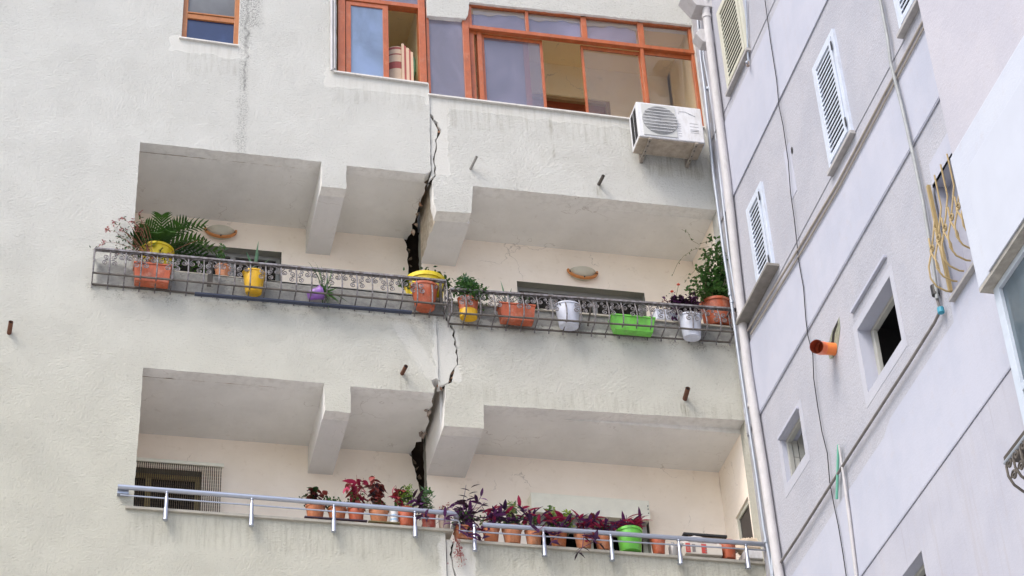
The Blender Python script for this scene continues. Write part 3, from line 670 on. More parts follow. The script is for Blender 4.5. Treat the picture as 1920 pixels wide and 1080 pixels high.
for i, (d0, d1) in enumerate(((-.03, 0.0), (.0, .025), (.025, .06), (.06, .08), (.08, .11))): mf.box(x+d0, x+d1, .19, .21, ztp-.9, ztp+.03-.03*i, mi=i % 2)
mf.build('flap', STR, mt)
x = at(772, 130, .5).x; gf = MB(); gf.tube([(x, .5, ztp-.25), (x+.01, .5, ztp-.1), (x+.0, .5, ztp+.06), (x-.03, .5, ztp+.16)], [.02, .045, .05, .03], 10)
solo(gf.build('foam_roll', simple('mint_foam', (.25, .52, .36), .8, world=True), None, True), 'crumpled mint green foam behind the striped rolled mattress', 'foam')

# ---------------- windows in the balcony back walls
def backwin(h, Yw, frame, split=(.5,), room=DARK, deep=.14):
    wv = part('window', bld); x0, x1, z0, z1 = h; m_ = MB(); y0, y1 = Yw+deep-.03, Yw+deep+.02
    m_.box(x0, x0+.05, y0, y1, z0, z1).box(x1-.05, x1, y0, y1, z0, z1).box(x0+.05, x1-.05, y0, y1, z1-.05, z1)
    for sp in split: xm = x0+(x1-x0)*sp; m_.box(xm-.03, xm+.03, y0+.003, y1, z0, z1-.05)
    m_.build('window_frame', frame, wv, bevel=.003)
    xs = [x0+.05]+[x0+(x1-x0)*sp for sp in split]+[x1-.05]
    for i in range(len(xs)-1):
        MB().box(xs[i], xs[i+1], y1-.02, y1-.015, z0, z1-.05).build('pane', glass('dark_pane', (.12, .12, .13), .5, (.02, .02, .02), .03, .8) if 'dark_pane' not in bpy.data.materials else bpy.data.materials['dark_pane'], wv)
    MB().box(x0-.1, x1+.1, Yw+.5, Yw+.55, z0-.1, z1+.1).build('inner_wall', room, bld)
    return wv
backwin(HUL, YL, simple('grey_alu', (.30, .30, .29), .5, .3, world=True), (.55,))
backwin(HUR, YR, MATS['grey_alu'], (.28, .62))
backwin(HLL, YL, simple('yellowed_frame', (.45, .36, .17), .6, world=True), (.45,))
backwin(HLR, YR, SHUTC, (.5,), GREYROOM)

# roller shutter box, lower right balcony
a, b = at(995, 925, YR-.16), at(1217, 942, YR-.16); rs = thing('roller_shutter_box', 'cream metal roller shutter box above the lower right balcony window', 'shutter', ((a.x+b.x)/2, YR-.08, a.z-.3))
MB().box(a.x, b.x, YR-.16, YR-.001, b.z-.20, b.z+.02).build('casing', simple('cream_metal', (.82, .81, .69), .5, world=True), rs, bevel=.006)
MB().box(a.x+.01, b.x-.01, YR-.165, YR-.155, b.z-.225, b.z-.201).build('trim', MATS['cream_metal'], rs)
MB().box(a.x+.02, b.x-.02, YR-.05, YR-.01, b.z-.38, b.z-.201).build('shutter_curtain', simple('grey_shutter', (.27, .27, .26), .6, world=True), rs)
for dz in (.05, .09, .14): MB().tube([(b.x-.02, YR-.168, b.z-dz), (b.x-.02, YR-.155, b.z-dz)], .006, 8).build('screw', BLACK, rs)

# bead curtain, lower left balcony
a, b = at(256, 860, YL-.12), at(418, 873, YL-.12); bc = thing('bead_curtain', 'dark bead strip curtain hanging before the lower left balcony window', 'curtain', ((a.x+b.x)/2, YL-.12, a.z-1))
ztop = (a.z+b.z)/2; xL = a.x-.15
MB().box(xL, b.x+.01, YL-.14, YL-.10, ztop-.03, ztop+.012).build('curtain_rail', MATS['cream_metal'], bc, bevel=.004)
bd = MB(); x = xL+.01; zlow = ztop-1.05
while x < b.x:
    z = ztop-.03
    while z > zlow:
        h_ = .035; bd.tube([(x, YL-.12, z), (x, YL-.12, z-h_)], .0055, 5, cap=False); z -= .043
    bd.tube([(x, YL-.12, ztop-.03), (x, YL-.12, zlow)], .0018, 4, cap=False); x += .0225
bd.build('strands', simple('brown_beads', (.10, .075, .05), .5), bc, kind='stuff')

# ================================================================ WALL LAMPS
def sconce(u, v, Yw, label):
    c = at(u, v, Yw); t = thing('wall_lamp', label, 'wall lamp', c, 'half moon wall lamps'); A, B_, D_ = .165, .125, .12
    vs = []; nu, nv = 20, 8
    for i in range(nu+1):
        th = math.pi*i/nu
        for j in range(nv+1):
            ph = (math.pi/2)*j/nv     # 0 = rim on the wall, 90 = open top edge
            x = -math.cos(th)*A*math.cos(0)*1
            # half bowl: along the arc (th) and from wall outwards
            xx = -math.cos(th)*A; zz_ = -math.sin(th)*B_*math.cos(ph); yy = -math.sin(th)*D_*math.sin(ph)
            vs.append((c.x+xx, c.y-.01+yy, c.z+zz_+.02))
    fs = [(i*(nv+1)+j, (i+1)*(nv+1)+j, (i+1)*(nv+1)+j+1, i*(nv+1)+j+1) for i in range(nu) for j in range(nv)]
    MB().add(vs, fs).build('lamp_shade', SCGL, t, True)
    rim = [(c.x-math.cos(math.pi*i/24)*(A+.012), c.y-.035-.045*math.sin(math.pi*i/24), c.z+.02-math.sin(math.pi*i/24)*(B_+.008)) for i in range(25)]
    MB().tube(rim, .021, 8, flat=.8).build('wooden_rim', WOODO, t, True)
    for i in (3, 12, 21): p = V(rim[i]); MB().tube([p+V((0, -.03, 0)), p+V((0, -.01, 0))], .008, 8).build('fixing', BLACK, t)
    MB().box(c.x-.05, c.x+.05, c.y-.02, c.y, c.z-.07, c.z+.01).build('back_plate', WHITEP, t)
sconce(413, 437, YL, 'half moon wall lamp with orange wooden rim above the palm side balcony window')
sconce(1091, 514, YR, 'half moon wall lamp with orange wooden rim above the right balcony window')

# ================================================================ IRON BASKET RAILINGS
def spiral(cx, cz, r, turns, a0, sgn, n=14):
    return [(cx+sgn*r*(1-k/n*.8)*math.cos(a0+turns*2*math.pi*k/n), cz+r*(1-k/n*.8)*math.sin(a0+turns*2*math.pi*k/n)) for k in range(n+1)]
def basket(label, u0, v0, u1, v1, n, drop, ends=(1, 1)):
    """top rail runs between the two given places, .15 m in front of the parapet"""
    YO = -.17; P0, P1 = at(u0, v0, YO), at(u1, v1, YO)
    t = thing('flower_basket_railing', label, 'railing', ((P0.x+P1.x)/2, YO/2, P0.z-drop), 'wrought iron basket railings on the middle balcony')
    dx = (P1.x-P0.x)/n; sl = (P1.z-P0.z)/(P1.x-P0.x)
    MB().bar(P0, P1, .022, .05, V((0, 1, 0))).build('top_rail', IRON, t)
    lo = V((0, -.02, -drop)); Q0, Q1 = P0+lo, P1+lo
    MB().bar(Q0, Q1, .014, .02).build('lower_rail', IROND, t)
    W0, W1 = V((P0.x, -.015, Q0.z-.02)), V((P1.x, -.015, Q1.z-.02))
    MB().bar(W0, W1, .014, .02).build('lower_rail', IROND, t)
    prof = [(0, 0), (-.012, -.05), (-.038, -drop*.35), (-.058, -drop*.6), (-.056, -drop*.8), (-.03, -drop), (.0, -drop-.006)]
    bmesh_ = None
    for i in range(n+1):
        x = P0.x+dx*i; z = P0.z+sl*dx*i
        if bmesh_ is None:
            mb = MB(); pts = [V((0, a_, b_)) for a_, b_ in prof]
            mb.tube(pts, .0085, 6)
            mb.tube([V((0, -.02, -drop)), V((0, .155, -drop-.02)), V((0, .165, -drop-.06))], .0075, 6)
            ob = mb.build('baluster', IRON, None, True); bmesh_ = ob.data; ob.parent = t
        else: ob = bpy.data.objects.new('baluster', bmesh_); COL.objects.link(ob); ob.parent = t
        ob.location = V((x, YO, z))-t.location
    # scrolls: upper pairs hang from the rail on every second bar, stacked lower pairs on the others
    up = MB(); lw = MB(); R_ = dx*.19
    for s_ in (-1, 1):
        arm = [(s_*dx*.86, -.015), (s_*dx*.55, -.012), (s_*dx*.3, -.025), (s_*dx*.12, -.06)]
        up.tube([V((a_, 0, b_)) for a_, b_ in arm]+[V((a_, 0, b_)) for a_, b_ in spiral(s_*R_*1.35, -.085, R_, 1.5, math.pi*.9, s_)], .0058, 5)
        up.tube([V((a_, 0, b_)) for a_, b_ in spiral(s_*dx*.60, -.05, R_*.7, 1.3, math.pi/2, -s_)], .005, 5)
        for k in (0, 1):
            up_ = spiral(s_*R_*1.5, -drop*.40-k*R_*2.3, R_, 1.4, (-math.pi/2 if k == 0 else math.pi/2), -s_)
            lw.tube([V((a_, -.048, b_)) for a_, b_ in up_], .0058, 5)
        lw.tube([V((s_*R_*1.5, -.048, -drop*.40-R_)), V((s_*R_*.45, -.048, -drop*.40-R_*1.15)), V((s_*R_*1.5, -.048, -drop*.40-R_*1.3))], .0042, 5)
    um = up.build('scroll', IRON, None, True); lm = lw.build('scroll', IRON, None, True); used = {0: False, 1: False}
    for i in range(1, n):
        j = i % 2; src = (um, lm)[j]
        ob = src if not used[j] else bpy.data.objects.new('scroll', src.data)
        if used[j]: COL.objects.link(ob)
        used[j] = True; ob.parent = t; ob.location = V((P0.x+dx*i, YO-.004, P0.z+sl*dx*i))-t.location
    # ends of the basket and its struts back to the wall
    for e, P in ((ends[0], P0), (ends[1], P1)):
        if not e: continue
        m_ = MB(); m_.bar(P, P+V((0, -YO+.0, 0)), .02, .02, V((0, 0, 1))); m_.bar(P+V((0, -.02, -drop)), V((P.x, -.01, P.z-drop)), .014, .014, V((0, 0, 1)))
        m_.tube([(P.x, YO*.5, P.z), (P.x, YO*.55, P.z-drop)], .007, 6)
        for k in (0, 1): m_.tube([V((P.x, YO*.5-.03+b_, P.z+a_)) for b_, a_ in spiral(0, -drop*.35-k*.08, .035, 1.3, 0, 1)], .0045, 5)
        m_.build('end_panel', IRON, t)
    return t, P0, P1
bk1, bp0, bp1 = basket('left long wrought iron flower basket railing with scrolls below the palm', 178, 467, 836, 528, 23, .325)
bk2, bq0, bq1 = basket('right wrought iron flower basket railing with scrolls ending at the pipes', 844, 543, 1370, 580, 20, .325)
MB().bar(bq1, at(1402, 583, -.17), .022, .05).build('top_rail', IRON, bk2)
for u in (395,):
    p = at(u, 488, -.12); MB().bar(V((p.x, -.13, p.z)), V((p.x, -.06, p.z-.30)), .045, .03).build('stay', IROND, bk1)
for u, v in ((826, 530), (398, 490)):
    p = at(u, v, -.09); MB().bar(V((p.x, -.08, p.z)), V((p.x, -.07, p.z-.28)), .03, .03).build('stay', IROND, bk1)
p = at(1110, 560, -.1)
MB().bar(V((p.x, -.12, p.z)), V((p.x-.05, -.02, p.z-.32)), .02, .02).build('stay', IROND, bk2)
a, b = at(365, 551, -.10), at(772, 586, -.10)
bo = MB().bar(a, b, .022, .05, V((0, 1, 0))).build('board', BOARD, None, bevel=.003)
solo(bo, 'long blue black board lying in the left iron flower basket', 'board')

# ================================================================ STEEL HANDRAILS
def handrail(label, pts, mids, posts, end=None):
    Yh = -.085; P = [at(u, v, Yh) for u, v in pts]; t = thing('steel_handrail', label, 'railing', ((P[0].x+P[-1].x)/2, Yh, P[-1].z-.35), 'steel tube handrails on the lower balcony')
    path = list(P)
    if end == 'curl': e = P[-1]; path[-1] = e-V((.06, 0, 0)); path += [e+V((-.02, .005, -.005)), e+V((.01, .035, -.02)), e+V((.012, .08, -.03)), e+V((.012, .25, -.035))]
    MB().tube(path, .0255, 20).build('handrail', CHROME, t, True)
    M_ = [at(u, v, Yh) for u, v in mids]; path = list(M_)
    if end == 'curl': e = M_[-1]; path[-1] = e-V((.04, 0, 0)); path += [e, e+V((.02, .02, -.03)), e+V((.02, .05, -.12))]
    MB().tube(path, .008, 10).build('thin_rail', CHROME, t, True)
    for (u, v, vb_) in posts:
        b = at(u-2, vb_, Yh); tt = (b.x-P[0].x)/(P[-1].x-P[0].x); zt_ = P[0].z+(P[-1].z-P[0].z)*tt
        mb = MB(); zb = b.z; c_ = (b.x, Yh, 0); h_ = zt_-zb
        mb.lathe([(0, zb), (.026, zb), (.026, zb+.006), (.024, zb+.012), (.024, zb+h_*.40), (.0185, zb+h_*.41), (.0185, zb+h_*.78), (.012, zb+h_*.81), (.012, zb+h_*.92), (.018, zt_-.03), (.018, zt_-.01)], 18, c_)
        mb.tube([(b.x, Yh, zb+.05), (b.x, -.0, zb+.05)], .012, 8); mb.tube([(b.x, Yh, zb+h_*.3), (b.x, 0, zb+h_*.3)], .012, 8)
        mb.build('post', CHROME, t, True)
    return t
handrail('left steel tube handrail with four short posts before the bead curtain', [(221, 912.5), (400, 926), (600, 942), (856, 963)], [(225, 928), (600, 957), (859, 976)], [(312, 925, 975), (473, 938, 986), (628, 947, 997), (781, 960, 1007)], 'curl')
handrail('right steel tube handrail with five short posts ending at the pipes', [(905, 984), (1145, 1000), (1437, 1021)], [(862, 995), (1145, 1014), (1437, 1032)], [(893, 985, 1033), (1024, 1000, 1043), (1151, 1010, 1051), (1279, 1020, 1058), (1406, 1030, 1066)])
a = at(222, 922, -.05); MB().box(a.x-.01, a.x+.1, -.06, 0, a.z-.02, a.z+.03).build('rail_bracket', CHROME, None)
o = bpy.data.objects['rail_bracket']; o.parent = [x for x in bpy.data.objects if x.name.startswith('steel_handrail')][0]; o.location = -o.parent.location

# ================================================================ AIR CONDITIONER
Yf = -.40; FBL, FBR, FTL, FTR = at(1199, 254, Yf), at(1321, 268, Yf), at(1192, 190, Yf), at(1314, 204.5, Yf)
ac = thing('air_conditioner', 'white outdoor air conditioner unit with round fan grille on wall brackets below the glazed balcony', 'air conditioner', ((FBL.x+FBR.x)/2, -.22, FBL.z-.2))
x0, x1 = (FBL.x+FTL.x)/2, (FBR.x+FTR.x)/2; z0, z1 = (FBL.z+FBR.z)/2, (FTL.z+FTR.z)/2; Yb_ = -.09
MB().box(x0, x1, Yf, Yb_, z0, z1).build('casing', WHITEP, ac, bevel=.008)
MB().box(x0+.004, x1-.004, Yf+.02, Yb_-.005, z0-.014, z0-.001).build('base_pan', simple('rusty_cream_metal', (.42, .36, .29), .7, .1, .35, 14, world=True), ac)
W_, H_ = x1-x0, z1-z0; fc = V((x0+W_*.34, Yf, z0+H_*.5)); fr_ = min(H_*.44, W_*.27)
MB().box(x0+W_*.07, x0+W_*.59, Yf-.010, Yf-.001, z0+H_*.05, z1-H_*.05).build('grille_panel', simple('grey_white_plastic', (.52, .53, .52), .5, world=True), ac, bevel=.003)
gm = MB()
circ = lambda r, y, n=40: [fc+V((math.cos(2*math.pi*k/n)*r, y, math.sin(2*math.pi*k/n)*r)) for k in range(n+1)]
dk = MB(); n = 40; dk.add([fc+V((0, -.0115, 0))]+[p for p in circ(fr_, -.0115)[:n]], [(0, 1+k, 1+(k+1) % n) for k in range(n)])
dk.build('fan_recess', simple('fan_shadow_grey', (.20, .21, .22), .6), ac)
GW = simple('grille_wire', (.50, .51, .52), .5)
for k in range(1, 15): gm.tube(circ(fr_*k/14.5, -.018), .0035, 4, cap=False)
gm.build('fan_grille', GW, ac, kind='stuff')
gs = MB()
for k in range(1, 9):
    z = -fr_+2*fr_*k/9; hw = math.sqrt(max(0, fr_*fr_-z*z)); gs.bar(fc+V((-hw, -.023, z)), fc+V((hw, -.023, z)), .006, .006)
gs.build('grille_bar', WHITEP, ac)
sv = MB(); ns = 22
for k in range(ns):
    z = z0+H_*.08+H_*.84*k/ns
    for (ya, yb) in ((Yf+.05, Yf+.14), (Yf+.16, Yf+.25)): sv.box(x0-.004, x0+.001, ya, yb, z, z+.011)
sv.build('side_vent', BLACK, ac, kind='stuff')
ld = MB()
for k in range(6):
    z = z0+H_*(.12+.07*k); ld.box(x0+W_*.61, x0+W_*.66, Yf-.003, Yf+.001, z, z+.006)
    z = z0+H_*(.25+.09*k) if k < 4 else z0+H_*.3; ld.box(x0+W_*.80, x0+W_*.93, Yf-.003, Yf+.001, z, z+.003)
ld.build('moulded_lines', simple('pale_grey_line', (.46, .47, .50), .5), ac, kind='stuff')
lg = MB(); zz_ = z0+H_*.83
lg.tube([(x0+W_*.64, Yf-.002, zz_-.03), (x0+W_*.65, Yf-.002, zz_+.005), (x0+W_*.74, Yf-.002, zz_+.012), (x0+W_*.81, Yf-.002, zz_-.01), (x0+W_*.87, Yf-.002, zz_-.035), (x0+W_*.90, Yf-.002, zz_-.055)], .003, 5)
lg.tube([(x0+W_*.80, Yf-.002, zz_-.02), (x0+W_*.84, Yf-.002, zz_-.028), (x0+W_*.90, Yf-.002, zz_-.045)], .004, 5)
lg.build('swoosh_mark', MATS['pale_grey_line'], ac)
for fx in (.16, .87):
    x = x0+W_*fx; bb = MB(); RB = simple('stained_bracket', (.38, .34, .29), .7, .2, .35, 20)
    bb.box(x-.018, x+.018, Yf-.01, 0.015, z0-.045, z0-.016); bb.box(x-.02, x+.02, -.012, .018, z0-.06, z0+.25)
    br_ = bb.build('bracket', RB, ac, bevel=.002)
    hb = MB()
    for yy in (Yf+.02, Yf+.10, Yf+.2, Yf+.28): hb.box(x-.007, x+.007, yy, yy+.025, z0-.0475, z0-.0465)
    hb.build('slot', BLACK, br_)
rw = MB(); rw.tube([(x1-.02, -.2, z0+.12), (x1+.05, -.16, z0+.11), (x1+.09, -.14, z0+.2), (x1+.10, -.12, z0+.5)], .012, 8)
rw.build('hose', WHITEP, ac, True)

# ================================================================ PIPES IN THE CORNER
dp = thing('downpipe', 'thick white rain downpipe with hopper boxes in the corner of the two buildings', 'drainpipe', (7.12, -.12, 8))
pts = [(1321, -40), (1325, 32), (1363, 337), (1381, 505), (1402, 693), (1430, 870), (1456, 1047), (1490, 1260)]
PX = XW-.062
MB().tube([atx(u, v, PX) for u, v in pts], .050, 20).build('pipe', PIPEW, dp, True)
for v, (u, r) in {32: (1325, .07), 600: (1391, .068), 760: (1411, .066)}.items():
    c = atx(u, v, PX); MB().lathe([(.049, -.03), (r-.01, -.025), (r-.01, .025), (.049, .03)], 20, c).build('collar', PIPEW, dp, True)
def hopper(u, v, w_, h_, d_):
    c = atx(u, v, PX); m_ = MB(); x0, x1, y0, y1 = c.x-w_*.7, c.x+.07, c.y-d_/2, c.y+d_/2
    lp = [(x0, c.z+.02), (x0+w_*.35, c.z-h_*.45), (x1, c.z-h_*.45), (x1, c.z+h_*.5), (x0+w_*.25, c.z+h_*.5)]
    m_.prism('y', [lp], y0, y1); m_.build('hopper', PIPEW, dp, bevel=.008)
hopper(1326, 76, .24, .22, .16); hopper(1318, 4, .40, .42, .26)
def pipeline(name, label, cat, pts, Y, r, mat, n=8, group=None, clamps=()):
    t = thing(name, label, cat, at(*pts[-1], Y), group)
    MB().tube([at(u, v, Y) for u, v in pts], r, n).build('pipe', mat, t, True)
    for u, v in clamps: c = at(u, v, Y); MB().lathe([(r, -.02), (r*1.35, -.018), (r*1.35, .018), (r, .02)], 12, c).build('clamp', mat, t, True)
pipeline('conduit', 'thin grey conduit running past the air conditioner left of the white downpipe', 'pipe', [(1303, -60), (1307, 20), (1314, 110), (1321, 165), (1329, 240), (1337, 322), (1358, 480), (1370, 555), (1376, 600), (1384, 660), (1405, 803), (1419, 895), (1432, 991), (1441, 1037), (1452, 1110)], -.24, .017, GALV, 10, 'grey conduits in the corner', [(1327, 166), (1369, 552), (1372, 566), (1436, 1015)])
pipeline('conduit', 'grey conduit crossing over the white downpipe in the corner', 'pipe', [(1308, -60), (1312, 20), (1320, 110), (1330, 165), (1339, 225), (1349, 322), (1367, 480), (1380, 563), (1397, 647), (1407, 664), (1422, 730), (1432, 790), (1438, 850), (1444, 954), (1450, 1110)], -.26, .014, GALV, 10, 'grey conduits in the corner')
pipeline('conduit', 'pale slim conduit directly beside the white downpipe', 'pipe', [(1312, -60), (1316, 20), (1325, 110), (1335, 165), (1343, 225), (1353, 322), (1371, 480), (1384, 563), (1401, 640), (1413, 690), (1426, 745), (1435, 800), (1441, 860), (1447, 960), (1453, 1110)], -.25, .009, PIPEW, 8, 'grey conduits in the corner')
# drain spouts
def spout(u0, v0, u1, v1, r, mat, label):
    a = at(u0, v0, 0.05); d = (at(u1, v1, -.16)-at(u0, v0, 0)); b = a+d*1.15; t = thing('drain_spout', label, 'pipe', a, 'short drain spouts sticking out of the facade')
    MB().tube([a, b], r, 12, cap=False).tube([b, a], r*.8, 12, cap=False).build('pipe', mat, t, True)
    e = b-d*.1; dd = d.normalized(); s_ = dd.cross(V((0, 0, 1))).normalized(); q = s_.cross(dd)
    MB().add([b]+[b+(s_*math.cos(k*math.pi/6)+q*math.sin(k*math.pi/6))*r*.8-d*.12 for k in range(12)], []).add([b-d*.1]+[b-d*.1+(s_*math.cos(k*math.pi/6)+q*math.sin(k*math.pi/6))*r*.8 for k in range(12)], [(0, 1+k, 1+(k+1) % 12) for k in range(12)]).build('mouth', BLACK, t)
spout(880, 321, 892, 297, .016, GREYP, 'slim grey drain spout just right of the upper crack')
spout(1121, 349, 1130, 332, .020, IROND, 'dark drain spout in the parapet below the air conditioner side')
spout(751, 706, 760, 689, .022, RUSTP, 'rusty drain spout left of the lower crack')
spout(1283, 752, 1289, 731, .027, RUSTP, 'thick rusty drain spout near the corner above the lower right balcony')
spout(16, 632, 20, 607, .024, RUSTP, 'rusty drain spout alone on the far left wall')

# ================================================================ WHITE WING ON THE RIGHT
wing = thing('white_apartment_wing', 'pale lavender white building wing with shuttered windows at right angles to the cracked facade', 'building', (7.6, -6, 0))
XW = 7.24
def yz(u, v, X=XW): p = atx(u, v, X); return (p.y, p.z)
openings = {}
O1 = (-3.99, -3.13, 12.22, 12.93); O2 = (-1.48, -.91, 12.57, 13.09); O3 = (-3.62, -3.0, 9.6, 10.28)
S1 = (-1.66, -.90, 17.88, 19.15); S2 = (-3.83, -3.21, 14.80, 16.17); S3 = (-1.45, -.93, 14.92, 16.10); S4 = (-6.0, -5.18, 14.84, 16.15)
GR = (-5.9, -5.12, 11.88, 13.08)
def rect(o): return [(o[0], o[2]), (o[0], o[3]), (o[1], o[3]), (o[1], o[2])]
MB().prism('x', [[(-16, 0), (-.0, 0), (-.0, 24), (-16, 24)]]+[rect(o) for o in (O1, O2, O3, GR, S1, S2, S3, S4)], XW, XW+.17, 0, 1).build('wall', [BROUGH, BSMOOTH], wing)
def band(loops, mat, th=.014):
    MB().prism('x', loops, XW-th, XW-.0005, 0, 0).build('render_panel', mat, wing)
def rg(lp): return rough(lp, .12, .003)
band([rg([(-16, 13.72), (-.02, 13.72), (-.02, 14.63), (-16, 14.63)])], BSMOOTH)
band([rg([(-16, 16.61), (-.02, 16.61), (-.02, 17.66), (-16, 17.66)])], BSMOOTH)
band([rg([(-16, 10.75), (-.02, 10.75), (-.02, 11.62), (-3.3, 11.62), (-3.5, 11.7), (-5.0, 11.7), (-5.15, 13.3), (-7, 13.35), (-16, 13.35)]), rect((GR[0], GR[1]+.0, GR[2], GR[3]))], BSMOOTH, .01)
band([rg([(-16, 6), (-.02, 6), (-.02, 10.72), (-16, 10.72)]), rect(O3)], BSTREAK, .006)
BTROW = wall_b('wing_trowelled_render', (.40, .415, .475), (.435, .445, .50), .25, .15, .12)
for o in (O1, O2): band([rg([(o[0]-.08, o[2]-.12), (o[1]+.09, o[2]-.12), (o[1]+.09, o[3]+.09), (o[0]-.08, o[3]+.09)]), rect(o)], BTROW, .003)
band([rg([(-2.3, 15.3), (-2.12, 15.3), (-2.12, 15.95), (-2.3, 15.95)])], BSMOOTH, .004)
# ledges between the storeys
for z, d_, h_ in ((16.60, .017, .012), (13.70, .017, .012), (10.735, .016, .012), (14.78, .008, .012), (17.81, .008, .012)):
    MB().box(XW-d_, XW-.001, -16, -.02, z-h_/2, z+h_/2).build('ledge', BROUGH if z in (14.78, 17.81) else BSMOOTH, wing, bevel=.004)
# openings with depth
def opening(o, deep, frame, room, bits):
    y0, y1, z0, z1 = o; wv = part('window', wing); m_ = MB(); X0 = XW+deep
    m_.box(X0, X0+.05, y1-.03, y1, z0, z1).box(X0, X0+.05, y0, y0+.035, z0, z1).box(X0, X0+.05, y0+.035, y1-.03, z1-.04, z1).box(X0, X0+.05, y0+.035, y1-.03, z0, z0+.03)
    if 'sash' in bits: m_.box(X0-.01, X0+.03, y1-.085, y1-.05, z0, z1-.04)
    m_.build('window_frame', frame, wv, bevel=.003)
    mb = MB(); X1 = XW+.9
    mb.box(X1, X1+.05, y0-.6, y1+.3, z0-.3, z1+.4); mb.box(XW+.171, X1, y0-.6, y1+.3, z1+.2, z1+.25); mb.box(XW+.171, X1, y1+.2, y1+.25, z0-.3, z1+.4)
    mb.build('inner_wall', room, wing)
    return wv
ALUF = simple('grey_white_frame', (.38, .38, .35), .5, world=True)
opening(O1, .13, ALUF, DARK, 'sash'); opening(O3, .10, ALUF, GREYROOM, '')
wv = opening(O2, .05, ALUF, GREYROOM, '')
TILE = simple('cream_tile', (.62, .61, .55), .3)
for k in range(4):
    z = O2[2]-.02+k*.17; MB().box(XW+.11, XW+.168, O2[1]-.012, O2[1]-.001, z, z+.166).build('tile', TILE, wing)
    MB().box(XW+.18, XW+.36, O2[1]-.006, O2[1]-.001+.006, z, z+.166).build('tile', TILE, wing)
# drip hoods over the openings
def hood(o, dz, d_=.05, h_=.03, ext=.05):
    MB().box(XW-d_, XW-.001, o[0]-ext, o[1]+ext, o[3]+dz, o[3]+dz+h_).build('drip_ledge', BSMOOTH, wing, bevel=.004)
hood(O1, .2, .035, .03, .02); hood(O2, .005, .035, .03, .02)
# shutters
def shutter(o, mat, label_mats=None, nsl=22, hinge=True, cas=True):
    y0, y1, z0, z1 = o; sh = part('shutter', wing); X0 = XW-.035
    f_ = MB(); wd = .055
    f_.box(X0, XW+.03, y0, y0+wd, z0, z1).box(X0, XW+.03, y1-wd, y1, z0, z1).box(X0, XW+.03, y0+wd, y1-wd, z1-wd, z1).box(X0, XW+.03, y0+wd, y1-wd, z0, z0+wd*.8)
    f_.build('shutter_frame', mat, sh, bevel=.004)
    f2 = MB(); w2_ = wd+.012; i2 = .05
    f2.box(X0-.012, X0+.02, y0+w2_, y0+w2_+i2, z0+.05, z1-w2_).box(X0-.012, X0+.02, y1-w2_-i2, y1-w2_, z0+.05, z1-w2_).box(X0-.012, X0+.02, y0+w2_+i2, y1-w2_-i2, z1-w2_-i2, z1-w2_).box(X0-.012, X0+.02, y0+w2_+i2, y1-w2_-i2, z0+.05, z0+.05+i2)
    f2.build('shutter_leaf', mat, sh, bevel=.003)
    a_, b_ = y0+w2_+i2, y1-w2_-i2; zz0, zz1 = z0+.05+i2, z1-w2_-i2; me = None
    for k in range(nsl):
        z = zz0+(zz1-zz0)*(k+.5)/nsl; hs = (zz1-zz0)/nsl
        if me is None:
            mb = MB(); mb.add([(-.008, a_, -hs*.46), (-.003, a_, -hs*.5), (.008, a_, hs*.22), (.004, a_, hs*.25), (-.008, b_, -hs*.46), (-.003, b_, -hs*.5), (.008, b_, hs*.22), (.004, b_, hs*.25)],
                              [(0, 1, 2, 3), (7, 6, 5, 4), (0, 4, 5, 1), (1, 5, 6, 2), (2, 6, 7, 3), (3, 7, 4, 0)])
            ob = mb.build('slat', mat); me = ob.data
        else: ob = bpy.data.objects.new('slat', me); COL.objects.link(ob)
        ob.parent = sh; ob.location = V((X0, 0, z))-wing.location
    MB().box(X0+.024, X0+.028, a_, b_, zz0, zz1).build('backing', DARK, sh)
    if hinge:
        for zf in (.12, .86):
            z = z0+(z1-z0)*zf; MB().box(X0-.02, X0-.012, y0+wd*.6, y0+wd*.6+.022, z-.06, z+.05).build('hinge', BLACK, sh)
    return sh
shutter(S1, SHUTC, nsl=16, hinge=False); shutter(S2, SHUT, nsl=19); shutter(S3, SHUT, nsl=16); shutter(S4, SHUT, nsl=18)
for o, d_ in ((S1, .06), (S2, .06), (S4, .07)):
    MB().box(XW-d_, XW-.001, o[0]-.03, o[1]+.02, o[2]-.045, o[2]-.004).build('sill', simple('grey_sill', (.40, .39, .39), .7, 0, .2, 12, world=True), wing, bevel=.004)
# deep sill slab below the third shutter
l0 = yz(1458, 508); l1 = yz(1397, 585)
pz = 14.88; A_ = atz(1397, 584, pz); B__ = atz(1443, 588, pz); C__ = atz(1461, 512, pz)
MB().box(XW-.14, XW-.001, -1.55, -.44, 14.865, 14.90).build('sill', simple('worn_grey_stone', (.27, .255, .235), .8, 0, .25, 10, world=True), wing, bevel=.004)
# grey window sill + room behind grille
MB().box(XW+.15, XW+.2, GR[0], GR[1], GR[2], GR[3]).build('pane', simple('blue_grey_blind', (.42, .43, .50), .6, world=True), part('window', wing))
MB().box(XW-.06, XW+.15, GR[0], GR[1]+.04, GR[2]-.035, GR[2]-.003).build('sill', MATS['grey_sill'], wing, bevel=.004)
